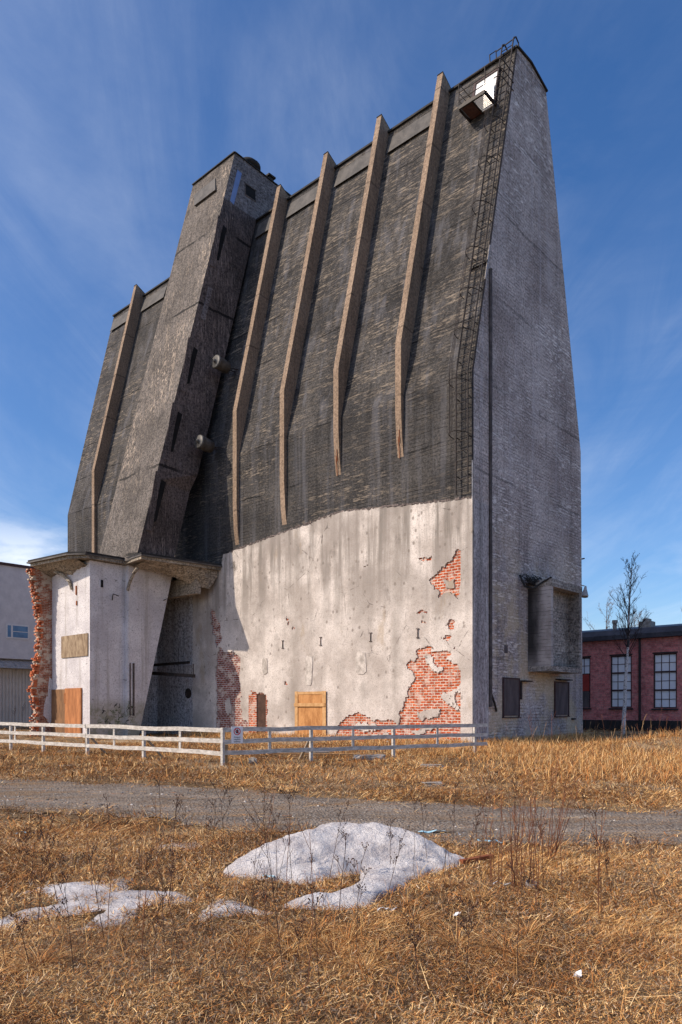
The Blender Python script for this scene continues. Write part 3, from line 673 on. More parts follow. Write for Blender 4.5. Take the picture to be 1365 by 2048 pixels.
    for k in range(9):
        t0 = k/9; xx = -14.70+1.42*t0; zz = 2.42+0.10*math.sin(math.pi*(t0+0.05))
        a.box(xx, xx+0.13, -0.062, -0.003, zz, zz+0.17)
    a.build('door_arch', M['loose_brick'], silo)
plaster_wall()

def wall_fittings():
    # grey edge strip of the front corner
    e = MB(); e.box(-0.60, 0.0, -0.092, -0.08, -0.2, 10.7); e.build('corner_strip', M['plaster'], silo)
    # boarded opening with raw timber battens
    d = MB(); d.box(-10.85, -8.72, -0.12, -0.06, -0.05, 2.45); do = d.build('boarded_opening', M['chip_orange'], silo)
    f = MB(); f.box(-10.92, -10.70, -0.155, -0.122, -0.05, 2.52); f.box(-8.90, -8.66, -0.155, -0.122, -0.05, 2.52); f.box(-10.95, -8.7, -0.19, -0.157, 1.72, 1.90); f.box(-10.92, -8.66, -0.14, -0.121, 2.36, 2.50); f.box(-10.70, -8.9, -0.155, -0.122, 0.55, 0.63)
    f.build('batten', M['raw_wood'], do)
    # I-shaped wall ties
    for x in (-11.92, -9.08, -5.73, -2.92):
        t = MB(); t.box(x-0.018, x+0.018, -0.115, -0.08, 4.90, 5.28); t.box(x-0.085, x+0.085, -0.115, -0.08, 5.28, 5.31); t.box(x-0.085, x+0.085, -0.115, -0.08, 4.87, 4.90)
        t.build('wall_tie', M['tower_side'], silo)
    # patches of render standing proud
    for (x, z, w, h, rot) in ((-13.35, 3.98, 0.42, 0.95, 0), (-9.94, 3.62, 0.52, 1.55, 0.03), (-6.36, 3.85, 0.7, 1.1, 0)):
        n = 20; pts = []
        for k in range(n):
            a = 2*math.pi*k/n; ca, sa = math.cos(a), math.sin(a)
            sx = math.copysign(abs(ca)**0.45, ca)*w/2*(1+random.uniform(-.12, .06)); sz = math.copysign(abs(sa)**0.45, sa)*h/2*(1+random.uniform(-.1, .05))
            pts.append((x+sx+rot*sz, z+sz))
        m = MB(); m.hexa([(a, -0.06, b) for a, b in pts], [(a+.005, -0.098, b-.005) for a, b in pts]); m.build('render_patch', M['grey_render'], silo)
    # dark mortar edge under the concrete
    m = MB(); pts = [(-17.0, 10.70), (-7.84, 11.57), (0.0, 10.78)]; n = 150; rows = []
    for k in range(n+1):
        x = -17.0+17.0*k/n; z = float(np.interp(x, [p[0] for p in pts], [p[1] for p in pts]))+random.uniform(-.03, .03); h = random.uniform(.02, .075); o_ = random.uniform(0.06, 0.10)
        rows.append([(x, -0.0, z-h), (x, -o_, z-h), (x, -o_*0.8, z+h), (x, -0.0, z+h)])
    for a, b in zip(rows[:-1], rows[1:]):
        pass
    for r_ in rows: m.v += r_
    for k in range(n):
        for q in range(3): m.f.append((k*4+q, k*4+q+1, k*4+5+q, k*4+4+q)); m.mi.append(0)
    m.build('mortar_ledge', M['tower_side'], silo)
wall_fittings()

# ---- gable: pipe, bay, boarded windows
def gable_side():
    p = MB(); p.tube([(0.06, 1.34, 1.7), (0.06, 1.34, 21.3)], 0.075, 8); p.build('drain_pipe', M['pipe'], silo)
    p = MB(); p.tube([(0.05, 1.40, 2.3), (0.10, 1.62, 1.85), (0.06, 1.85, 1.5)], 0.05, 6); p.build('pipe_stub', M['steel'], silo)
    s = MB(); s.box(0.0, 0.022, 0.0, 1.22, -0.2, 10.7); s.build('corner_pilaster', M['pilaster'], silo)
    # roughly cast strip above it
    bay = bpy.data.objects.new('bay', None); C.objects.link(bay); bay.parent = silo
    y0, y1, z0, z1, xo = 4.94, 8.3, 3.40, 7.75, 1.2
    m = MB(); m.box(0, xo, y0, y0+0.22, z0+0.25, z1-0.32); m.build('side_wall', M['soot'], bay)
    m = MB(); m.box(0, xo, y1-0.22, y1, z0+0.25, z1-0.32); m.build('side_wall', M['bay'], bay)
    m = MB(); m.prism_x([(y0, z1-0.32), (y1+.05, z1-0.32), (y1+.05, z1+0.03), (y0, z1+0.03)], 0.0, xo+0.03); m.build('roof_slab', M['bay'], bay)
    m = MB(); m.prism_x([(y0-0.02, z0), (y1+0.05, z0), (y1+0.05, z0+0.25), (y0-0.02, z0+0.25)], 0.0, xo+0.04); m.build('floor_slab', M['bay'], bay)
    m = MB(); m.box(0.02, 0.62, y0+0.22, y1-0.22, z0+0.25, z1-0.32); m.build('back_wall', M['bay'], bay)
    m = MB(); m.box(0.63, 0.78, y0+0.225, y0+0.95, z0+0.26, z1-0.33); m.build('pale_jamb', M['whitewash'], bay)
    m = MB()
    for k in range(40):      # torn dark wires and felt over the bay
        yy = y0-0.95+0.95*random.random(); xx = random.uniform(0.05, 0.5); pts = [Vector((xx, yy, z1+0.05+random.uniform(-.25, .1)))]
        for q in range(4): pts.append(pts[-1]+Vector((random.uniform(-.05, .12), random.uniform(0.05, .3), random.uniform(-.16, .1))))
        m.tube(pts, 0.018, 4)
    m.tube([(0.1, y0-1.0, z1+0.2), (0.3, y0-0.9, z1-0.35), (0.5, y0-0.45, z1-0.42), (0.8, y0-0.05, z1-0.1), (xo, y0+0.05, z1+0.1)], 0.05, 6)
    m.build('torn_cable', M['roof_felt'], bay)
    for (ya, yb, za, zb) in ((2.54, 3.95, 1.28, 3.0), (7.79, 9.31, 1.28, 2.95)):
        w = MB(); w.box(0.0, 0.045, ya, yb, za, zb); wo = w.build('window_board', M['dark_board'], silo)
        f = MB(); f.box(0.0, 0.075, ya-0.07, ya-.002, za-0.06, zb+0.06); f.box(0.0, 0.075, yb+.002, yb+0.07, za-0.06, zb+0.06); f.box(0.0, 0.075, ya-.001, yb+.001, zb+.002, zb+0.06); f.box(0.0, 0.10, ya-0.1, yb+0.1, za-0.10, za-0.061)
        f.build('window_frame', M['dark_frame'], wo)
    w = MB(); w.box(0.0, 0.03, 2.66, 2.92, 4.18, 4.55); w.build('air_grate', M['dark_board'], silo)
    w = MB(); w.box(0.0, 0.25, 4.15, 4.95, 2.90, 2.96); w.box(0.0, 0.06, 4.15, 4.27, 2.05, 2.89); w.build('steel_bracket', M['steel'], silo)
    w = MB(); w.box(0.0, 0.3, 7.9, 9.3, 3.08, 3.14); w.build('steel_ledge', M['steel'], silo)
    w = MB(); w.box(0.0, 0.12, 9.75, 10.1, 1.02, 1.10); w.build('loose_bracket', M['steel'], silo)
    # lamp on the far edge
    l = MB(); l.tube([(0.0, 11.1, 8.35), (0.05, 11.3, 8.35)], 0.03, 5); l.lathe((0.05, 11.32, 7.75), (0, 0.25, 1), [(0, 0.20), (0.06, 0.21), (0.4, 0.10), (0.62, 0.05)], 10); l.build('wall_lamp', M['pale_steel'], silo)
    l = MB(); l.tube([(0.0, 11.1, 9.8), (0.05, 11.3, 9.85)], 0.04, 5); l.build('hook', M['steel'], silo)
gable_side()

# ---- ladder with cage, platform and door
def ladder():
    lad = bpy.data.objects.new('ladder', None); C.objects.link(lad); lad.parent = silo
    xa, xb, off = -0.74, -0.14, 0.24
    def P(x, z, o=off): return Vector((x, wy(z)-o, z))
    zs = [11.0, 13, 15, 16.3, 18, 20, 24, 28, 31, 33.2]
    for x in (xa, xb):
        m = MB(); m.tube([P(x, z) for z in zs]+[Vector((x, 3.80, 33.45)), Vector((x, 4.0, 33.62)), Vector((x, 4.25, 33.5)), Vector((x, 4.35, 33.0))], 0.034, 6); m.build('rail', M['steel'], lad)
    r = MB(); z = 11.2
    while z < 33.2: r.tube([P(xa, z), P(xb, z)], 0.020, 5); z += 0.42
    r.build('rung', M['steel'], lad)['kind'] = 'stuff'
    z = 11.8
    while z < 33:
        for x in (xa, xb): b = MB(); b.tube([P(x, z), P(x, z, 0.0)], 0.022, 5); b.build('standoff', M['steel'], lad)
        z += 1.7
    cx = (xa+xb)/2; rad = 0.42
    for z in [13.5, 15.75, 18.05, 20.0, 22.0, 24.3, 26.6, 28.7]:
        h = MB(); pts = []
        for k in range(15):
            a = math.pi*k/14; pts.append(P(cx-rad*1.05*math.cos(a), z, off)+Vector((0, -0.78*math.sin(a), 0)))
        h.tube(pts, 0.020, 5); h.build('cage_hoop', M['steel'], lad)
    for k in (2, 5, 7, 9, 12):
        a = math.pi*k/14; s = MB()
        s.tube([P(cx-rad*1.05*math.cos(a), z)+Vector((0, -0.78*math.sin(a), 0)) for z in (13.5, 15.75, 16.3, 18.05, 22, 26.6, 29.2)], 0.014, 5); s.build('cage_bar', M['steel'], lad)
    # crossbar where the lower flight is bolted on
    c = MB(); c.beam(P(-0.95, 21.6, 0.1), P(0.02, 21.6, 0.1), 0.08, 0.10); c.build('crossbar', M['steel'], lad)
    # pale conduit along the corner
    c = MB(); c.tube([Vector((-0.03, wy(z)-0.05, z)) for z in (10.6, 13, 16.3, 21.5, 24, 28, 32.9)], 0.03, 6); c.build('conduit', M['steel'], silo)
    c = MB(); c.tube([Vector((-0.02, wy(z)-0.06, z)) for z in (10.7, 12.4)], 0.035, 6); c.build('pale_conduit', M['pale_steel'], silo)
    c = MB(); c.tube([Vector((0.0, wy(z)-0.06, z)) for z in (20.7, 22.4)], 0.035, 6); c.build('pale_conduit', M['pale_steel'], silo)
ladder()
def platform():
    pl = bpy.data.objects.new('platform', None); C.objects.link(pl); pl.parent = silo
    z = 30.28; x0, x1, y0, y1 = -2.2, -0.78, 2.25, 3.5
    m = MB(); m.beam((x0, y0, z), (x1, y0, z), 0.08, 0.16); m.beam((x0, y0+.04, z), (x0, y1, z), 0.08, 0.16); m.beam((x1, y0+.04, z), (x1, y1, z), 0.08, 0.16); m.beam((x0+.04, y1-0.1, z), (x1-.04, y1-0.1, z), 0.06, 0.14); m.beam(((x0+x1)/2, y0+.04, z-.01), ((x0+x1)/2, y1-.14, z-.01), 0.05, 0.08)
    m.build('frame', M['steel'], pl)
    g = MB()
    k = 0
    xx = x0+0.06
    while xx < (x0+x1)/2-0.04: g.box(xx, xx+0.035, y0+.05, y1-.14, z+0.02, z+0.05); xx += 0.05
    go = g.build('rusty_grating', M['dark_rust'], pl, label='rust-brown half of the platform grating')
    g = MB(); xx = (x0+x1)/2+0.04
    while xx < x1-0.06: g.box(xx, xx+0.03, y0+.05, y1-.14, z+0.02, z+0.05); xx += 0.055
    g.build('grating', M['pale_steel'], pl)
    r = MB(); zt = z+1.15; xr = 0.02
    top = [(x0, y0+1.0, zt), (x0, y0, zt), (xr-0.2, y0, zt), (xr-0.06, y0+.06, zt), (xr, y0+.2, zt), (xr, y1, zt)]
    for dz in (0, -0.42, -0.80):
        r.tube([(a, b, c+dz) for a, b, c in top], 0.026 if dz == 0 else 0.02, 6)
    for x, y in ((x0, y0), (x1, y0), (x0, y0+1.0), (xr, y0+0.75)): r.tube([(x, y, z), (x, y, zt)], 0.026, 6)
    r.build('railing', M['steel'], pl)
    # doorway with its white steel leaf ajar, catching the sun
    d = MB(); zb, zt2 = z+0.05, 32.3; yb = wy(zb); yt = wy(zt2)
    d.hexa([(-2.12, yb-0.015, zb), (-0.92, yb-0.015, zb), (-0.92, yt-0.015, zt2), (-2.12, yt-0.015, zt2)], [(-2.12, yb-0.05, zb), (-0.92, yb-0.05, zb), (-0.92, yt-0.05, zt2), (-2.12, yt-0.05, zt2)])
    d.build('door_panel', M['white_door'], pl)
    f = MB()
    for x in (-2.18, -0.86): f.beam((x, yb-0.04, zb), (x, yt-0.04, zt2+0.06), 0.12, 0.10, (0, 1, 0))
    f.beam((-2.24, yt-0.05, zt2+0.06), (-0.80, yt-0.05, zt2+0.06), 0.10, 0.12); f.build('door_frame', M['dark_frame'], pl)
    n = Vector((SUN.x, SUN.y, 0)); nl = Vector((n.dot(EX), n.dot(EY), 0)).normalized(); v = (Vector((16.99, -27.52, 1.65))-Vector((-1.2, 3, 31.3))).normalized()
    sl = Vector((SUN.dot(EX), SUN.dot(EY), SUN.z)); hn = (sl+v); hn.z = 0; hn.normalize()
    t = Vector((-hn.y, hn.x, 0)); hinge = Vector((-0.93, 3.32, 0))
    if t.x > 0: t = -t
    l = MB(); a = hinge; b2 = hinge+t*0.55
    lo = [(a.x, a.y, zb+.1), (b2.x, b2.y, zb+.1), (b2.x+hn.x*.04, b2.y+hn.y*.04, zb+.1), (a.x+hn.x*.04, a.y+hn.y*.04, zb+.1)]
    l.hexa(lo, [(x, y, zt2-0.62) for x, y, _ in lo]); l.build('door_leaf', M['white_door'], pl)
    c = MB(); c.tube([(-1.0, 3.3, 30.0), (-0.95, 3.2, 29.4), (-0.97, 3.05, 28.5)], 0.05, 6); c.tube([(-1.6, 3.4, 30.1), (-1.0, 3.25, 30.05)], 0.05, 6); c.build('conduit', M['pale_steel'], pl)
    rr = MB()
    for k in range(7):      # hand rails over the parapet
        pass
    rr.tube([(-1.5, 3.95, 33.0), (-1.5, 3.9, 33.5), (-1.15, 3.9, 33.5), (-1.15, 3.95, 33.0)], 0.03, 6); rr.tube([(-1.15, 3.9, 33.45), (-0.14, 3.9, 33.5)], 0.03, 6)
    rr.build('parapet_rail', M['steel'], pl)
platform()

# ---- ground-floor annex under the canopy
def annex():
    ax = bpy.data.objects.new('annex', None); C.objects.link(ax); ax.parent = silo
    YA = -6.86
    def gridwall(fn, nu, nv, thick, mat, name, amp=0.02):
        pass
    m = MB(); m.box(-24.5, -20.1, YA, YA+0.4, -0.2, 9.75); m.build('sunlit_wall', M['whitewash'], ax)
    m = MB(); m.box(-20.5, -20.1, YA+0.402, -4.2, -0.2, 9.75); m.add([(-20.098, YA+.001, -.2), (-20.098, YA+.402, -.2), (-20.098, YA+.402, 9.75), (-20.098, YA+.001, 9.75)], [(0, 1, 2, 3)]); m.build('shaded_wall', M['lilac'], ax)
    # leaning leg: the tower's back slope carried to the ground
    m = MB(); m.prism_x([(-4.69, -0.2), (-4.07, -0.2), (-1.68, 9.75), (-4.69, 9.75)], -20.094, -19.75); m.build('leaning_leg', M['lilac'], ax)
    m = MB(); m.box(-19.748, -19.72, -4.42, -4.30, 1.2, 4.2); m.box(-19.748, -19.715, -4.62, -4.55, 1.2, 4.2); m.build('rusted_channel', M['tower_side'], ax)
    # quarter-round fillet in the inner corner
    # inner walls of the recess
    m = MB(); m.box(-24.2, -23.75, YA+0.41, -0.05, -0.2, 9.7); m.build('inner_wall', M['recess'], ax)
    m = MB(); m.box(-23.74, -18.0, -1.35, -0.95, 8.35, 9.3); m.build('drop_beam', M['slab'], ax)
    m = MB(); m.box(-23.74, -17.6, -0.94, -0.06, 9.3, 9.5); m.build('soffit_panel', M['slab'], ax)
    # canopy slab
    outl = [(-17.08, 0.0), (-17.72, -5.15), (-19.72, -4.93), (-19.78, -7.31), (-20.69, -7.93), (-24.58, -8.31), (-24.75, 0.0)]
    def inset(d): 
        cx, cy = -20.8, -3.5
        return [(x+(cx-x)*d, y if y == 0 else y+(cy-y)*d) for x, y in outl]
    m = MB(); m.prism_z(inset(0.035), 9.78, 9.94); m.build('canopy_slab', M['slab'], ax)
    m = MB(); m.prism_z(outl, 9.945, 10.02, 0); m.prism_z(inset(0.012), 10.021, 10.13, 1); m.build('canopy_fascia', [M['fascia'], M['roof_felt']], ax)
    # broken lower skin of the canopy, hanging in ragged sheets
    def ragged(top, low, name, mat, th=0.07):
        n = 26; up, dn = [], []
        for k in range(n+1):
            t0 = k/n; a = Vector(top[0]).lerp(Vector(top[1]), t0); 
            f = np.interp(t0, [i/(len(low)-1) for i in range(len(low))], range(len(low))); i0 = min(int(f), len(low)-2)
            b = Vector(low[i0]).lerp(Vector(low[i0+1]), f-i0)+Vector((0, random.uniform(-.04, .04), random.uniform(-.05, .05)))
            up.append(a); dn.append(b)
        q = MB(); off = Vector((-0.06, 0.04, 0)) if abs(top[0][0]-top[1][0]) < 1.5 else Vector((0, 0.06, 0))
        k0 = len(q.v)
        for s_ in (Vector((0, 0, 0)), off): q.v += [(p+s_)[:] for p in up]+[(p+s_)[:] for p in dn]
        N2 = 2*(n+1)
        for k in range(n):
            q.f += [(k, k+1, n+2+k, n+1+k), (N2+k, N2+n+1+k, N2+n+2+k, N2+k+1), (n+1+k, n+2+k, N2+n+2+k, N2+n+1+k)]; q.mi += [0, 0, 0]
        q.build(name, mat, ax)
    ragged([(-17.9, -4.7, 9.78), (-17.45, -0.15, 9.78)], [(-19.5, -4.6, 9.62), (-19.4, -3.6, 9.58), (-19.1, -2.6, 9.42), (-18.7, -1.8, 9.15), (-18.2, -1.0, 8.85), (-17.8, -0.5, 8.7), (-17.5, -0.1, 9.4)], 'broken_soffit', M['slab'])
    ragged([(-24.45, -8.0, 9.78), (-20.4, -7.5, 9.78)], [(-24.4, -6.95, 9.35), (-23.6, -6.95, 9.45), (-22.6, -6.92, 9.3), (-22.0, -6.9, 9.2), (-21.5, -6.9, 9.4), (-20.4, -6.9, 9.5)], 'broken_soffit', M['slab'])
    m = MB(); m.tube([(-19.74, -4.75, 8.3), (-19.6, -4.72, 8.7), (-19.2, -4.7, 9.2), (-18.8, -4.7, 9.45)], 0.09, 6); m.build('plaster_bead', M['slab'], ax)
    m = MB(); m.tube([(-22.0, -6.9, 8.35), (-22.1, -7.0, 8.8), (-22.7, -7.1, 9.25), (-23.4, -7.2, 9.45)], 0.09, 6); m.build('plaster_bead', M['slab'], ax)
    # openings on the sunlit wall
    m = MB(); m.box(-24.42, -22.72, YA-0.06, YA-0.004, -0.1, 2.72); m.build('plywood_door', M['ply_brown'], ax, label='brown plywood door')
    m = MB(); m.box(-22.70, -20.92, YA-0.10, YA-0.004, -0.1, 2.76); m.box(-22.74, -22.66, YA-0.13, YA-0.005, 1.9, 2.5); m.build('plywood_door', M['ply_orange'], ax, label='orange plywood door')
    m = MB(); m.box(-23.2, -20.25, YA-0.06, YA-0.004, 4.52, 5.76); m.build('window_board', M['osb'], ax)
    for (x, z, h) in ((-21.6, 8.0, 0.5), (-21.55, 7.4, .25)):
        m = MB(); m.box(x, x+0.1, YA-0.05, YA-.003, z, z+h); m.build('rust_hook', M['rust'], ax)
    # small fittings on the shaded wall
    m = MB(); m.box(-20.10, -20.05, -6.2, -6.08, 8.35, 8.75); m.build('dark_socket', M['black_hole'], ax)
    m = MB(); m.tube([(-20.1, -5.5, 7.7), (-20.0, -5.5, 8.05), (-19.6, -5.4, 7.9)], 0.03, 5); m.build('bent_hook', M['steel'], ax)
    m = MB(); m.tube([(-19.75, -2.35, 8.0), (-19.55, -2.2, 8.1), (-19.55, -2.1, 7.7)], 0.03, 5); m.build('bent_hook', M['steel'], ax)
    # steel beams left sticking out in the recess
    m = MB(); m.beam((-23.75, -0.95, 4.35), (-19.4, -0.75, 4.4), 0.12, 0.16); m.build('steel_beam', M['steel'], ax)
    m = MB(); m.beam((-22.6, -2.3, 3.85), (-17.8, -1.55, 3.5), 0.14, 0.2); m.tube([(-17.85, -1.6, 3.5), (-17.85, -1.6, 4.2)], 0.025, 5); m.build('steel_beam', M['steel'], ax)
    m = MB(); m.lathe((-20.4, -0.05, 2.55), (0, -1, 0), [(0, 0.32), (0.06, 0.32), (0.06, 0.22), (0.03, 0.2)], 14); m.build('pipe_flange', M['steel'], ax)
    # faded scrawl on the shaded wall
    rnd = random.Random(11); gs = simple('green_scrawl', (0.07, 0.10, 0.03), (0.12, 0.15, 0.06), 5, .9)
    for k in range(40):
        y = rnd.uniform(-6.2, -4.3); z = rnd.uniform(0.8, 2.1) if y > -5.5 else rnd.uniform(0.6, 1.5)
        xx = -20.092 if y < -4.70 else -19.742
        p = Vector((xx, y, z)); a = rnd.uniform(0, 6.28); w = rnd.uniform(.010, .03); L_, R_ = [], []
        for q in range(rnd.randint(3, 6)):
            sd_ = Vector((0, -math.sin(a), math.cos(a)))*w*rnd.uniform(.6, 1.2); L_.append((p+sd_)[:]); R_.append((p-sd_)[:])
            a += rnd.uniform(-1.2, 1.2); p = p+Vector((0, math.cos(a), math.sin(a)))*0.075
        g = MB(); n_ = len(L_); g.v = L_+R_+[(x_+.004, b_, c_) for x_, b_, c_ in L_+R_]
        for q in range(n_-1): g.f += [(q, q+1, n_+q+1, n_+q), (2*n_+q, 3*n_+q, 3*n_+q+1, 2*n_+q+1)]; g.mi += [0, 0]
        g.build('scrawl_stroke', M['plinth'] if rnd.random() < .65 else gs, ax)
    # torn brick wall end
    s = MB(); zz = -0.2; rnd = random.Random(4)
    zk = [0, 0.96, 1.53, 2.69, 3.55, 5.0, 6.5, 7.9, 9.3, 9.8]; yk = [-7.85, -7.85, -7.75, -8.0, -7.86, -7.66, -7.55, -7.75, -8.06, -8.1]
    core = MB()
    prev = None
    while zz < 9.6:
        e = float(np.interp(zz, zk, yk)); h = 0.095
        for lane in range(3):
            x0 = -24.95+lane*0.18; yb = e+rnd.uniform(-0.16, 0.14)-0.04*(lane == 1)
            dz = rnd.uniform(-.008, .008)
            s.box(x0+rnd.uniform(0, .015), x0+0.172, yb, e+0.30+rnd.uniform(-.03, .03), zz+0.008+dz, zz+h-0.006+dz, rnd.choice([0, 0, 0, 1]))
        core.hexa([(-24.93, e+0.20, zz), (-24.41, e+0.20, zz), (-24.41, YA+0.02, zz), (-24.93, YA+0.02, zz)], [(-24.93, e+0.20, zz+h), (-24.41, e+0.20, zz+h), (-24.41, YA+.02, zz+h), (-24.93, YA+.02, zz+h)])
        zz += h
    so_ = s.build('torn_brick_end', [M['loose_brick'], simple('old_mortar', (0.40, 0.32, 0.25), (0.58, 0.47, 0.37), 6, .95, bump=.6)], ax)
    core.build('brick_core', M['brick_side'], ax)
    # patches of render left on the stub's side
    for (ya, yb, za, zb) in ((-7.15, -6.87, 0.9, 3.3), (-7.4, -6.95, 1.2, 2.2)):
        m = MB(); pts = [(ya, za), ((ya+yb)/2, za-.2), (yb, za+.1), (yb, zb), ((ya+yb)/2-.02, zb+.15), (ya+.05, zb-.4)]
        m.prism_x(pts, -24.408, -24.385 if za < 1 else -24.39); m.build('render_patch', M['whitewash'], ax)
annex()

# ------------------------------------------------------------------ ground and road
def ghgt(x, y):
    x = np.asarray(x, float); y = np.asarray(y, float)
    near = np.clip((24-y)/10, 0, 1)
    h = (fbm(x*0.5+3, y*0.5, 41)-0.5)*0.10*near+(fbm(x*2.3, y*2.3, 43, 3)-0.5)*0.05*np.clip((12-y)/6, 0, 1)
    road = roadmask(x, y)
    h = h*(1-0.85*road)-0.03*road
    h += 0.55*np.exp(-(((x-13.2)/2.6)**2+((y-28.6)/1.7)**2))      # bank on the right
    return h
RF = [(-60, 36), (-20, 21.2), (-7.99, 17.16), (-2.99, 15.3), (-0.02, 13.5), (2.74, 12.5), (5.47, 11.74), (9, 11.0), (40, 7)]
RN = [(-60, 31), (-20, 16.2), (-5.52, 11.86), (-2.82, 10.8), (-1.34, 9.75), (1.61, 8.95), (4.11, 8.7), (9, 7.9), (40, 3.5)]
def roadmask(x, y, wd=0.5):
    n = (fbm(x*1.1, y*1.1, 61)-0.5)*0.9+(fbm(x*4, y*4, 63, 2)-0.5)*0.35
    f = np.interp(x, *zip(*RF))-y-n; g = y-np.interp(x, *zip(*RN))-n
    return np.clip(np.minimum(f, g)/wd+0.5, 0, 1)
def grid_mesh(name, xs, ys, hf, mat):
    X, Y = np.meshgrid(xs, ys, indexing='ij'); Zz = hf(X, Y); nx, ny = X.shape
    idx = np.arange(nx*ny).reshape(nx, ny)
    F = np.stack([idx[:-1, :-1], idx[1:, :-1], idx[1:, 1:], idx[:-1, 1:]], -1).reshape(-1, 4)
    V = np.stack([X, Y, Zz], -1).reshape(-1, 3)
    me = bpy.data.meshes.new(name); me.from_pydata(V.tolist(), [], F.tolist()); me.materials.append(mat)
    me.polygons.foreach_set('use_smooth', [True]*len(F))
    o = bpy.data.objects.new(name, me); C.objects.link(o); return o, V, F
ys = np.concatenate([np.linspace(-12, 2.5, 15), np.arange(2.7, 14, 0.09), np.arange(14, 34, 0.3), np.geomspace(34.5, 900, 40)])
xs = np.concatenate([-np.geomspace(700, 9.2, 40), np.arange(-9, 9, 0.12), np.geomspace(9.2, 700, 40)])
g, _, _ = grid_mesh('ground', xs, ys, ghgt, M['soil']); g['kind'] = 'structure'
def build_road():
    xs = np.concatenate([np.linspace(-60, -9.5, 60), np.arange(-9.3, 9.3, 0.10), np.linspace(9.5, 40, 40)])
    ys = np.arange(3.0, 36, 0.10)
    X, Y = np.meshgrid(xs, ys, indexing='ij'); nx, ny = X.shape
    Mk = roadmask(X, Y)
    fa = np.interp(X, *zip(*RF)); fb = np.interp(X, *zip(*RN)); ac = (Y-fb)/(fa-fb)+(fbm(X*0.5, Y*0.5, 67)-.5)*.12
    rut = np.exp(-((ac-.30)/.07)**2)+np.exp(-((ac-.68)/.07)**2)
    Zz = ghgt(X, Y)+0.006+0.022*np.clip((Mk-.47)/.4, 0, 1)-0.018*rut*np.clip((Mk-.47)/.4, 0, 1)+(fbm(X*2.2, Y*2.2, 69)-.5)*.02*np.clip(Mk*3-1.4, 0, 1)
    keep = (Mk[:-1, :-1] > .45) & (Mk[1:, :-1] > .45) & (Mk[1:, 1:] > .45) & (Mk[:-1, 1:] > .45)
    idx = np.arange(nx*ny).reshape(nx, ny)
    F = np.stack([idx[:-1, :-1], idx[1:, :-1], idx[1:, 1:], idx[:-1, 1:]], -1)[keep]
    V = np.stack([X, Y, Zz], -1).reshape(-1, 3); used = np.zeros(len(V), bool); used[F.ravel()] = True; rm = np.cumsum(used)-1
    me = bpy.data.meshes.new('gravel_road'); me.from_pydata(V[used].tolist(), [], rm[F].tolist()); at = me.attributes.new('rut', 'FLOAT', 'POINT'); at.data.foreach_set('value', rut.reshape(-1)[used].astype(np.float32)); me.materials.append(M['gravel'])
    me.polygons.foreach_set('use_smooth', [True]*len(F))
    o = bpy.data.objects.new('gravel_road', me); C.objects.link(o); o['kind'] = 'structure'
build_road()
def G(x, y): return float(ghgt(np.array([x]), np.array([y]))[0])

# ------------------------------------------------------------------ snow
MAIN = [(-1.22,7.42),(-1.18,7.2),(-0.8,7.02),(-0.39,6.98),(0.0,7.15),(0.09,7.22),(0.3,7.32),(0.65,7.40),(0.99,7.42),(1.30,7.68),(1.42,7.95),(1.25,8.4),(0.8,8.9),(0.2,9.15),(-0.4,9.0),(-0.85,8.5),(-1.12,7.95)]
TAIL = [(0.95,7.5),(0.80,7.2),(0.62,6.75),(0.42,6.42),(0.30,6.2),(0.20,6.02),(-0.17,5.92),(-0.51,6.02),(-0.45,6.18),(-0.22,6.34),(0.06,6.56),(0.18,6.93),(0.26,7.4),(0.6,7.6)]
SMALL = [(-1.18,5.75),(-1.16,6.05),(-1.06,6.25),(-0.9,6.2),(-0.75,6.06),(-0.57,5.92),(-0.60,5.80),(-0.74,5.86),(-0.9,5.72),(-1.06,5.58)]
LEFT = [(-2.62,5.56),(-2.51,5.95),(-2.3,6.15),(-2.55,6.45),(-2.72,6.5),(-2.62,6.8),(-2.40,6.95),(-2.25,6.85),(-2.06,6.95),(-1.90,6.65),(-1.53,6.56),(-1.42,6.28),(-1.64,6.1),(-1.74,5.64),(-1.95,5.55),(-1.95,6.02),(-2.07,5.91),(-2.33,5.77),(-2.38,5.5)]
FAINT = [(-2.25,8.75),(-2.1,9.1),(-1.75,9.2),(-1.5,8.9),(-1.7,8.6),(-2.0,8.55)]
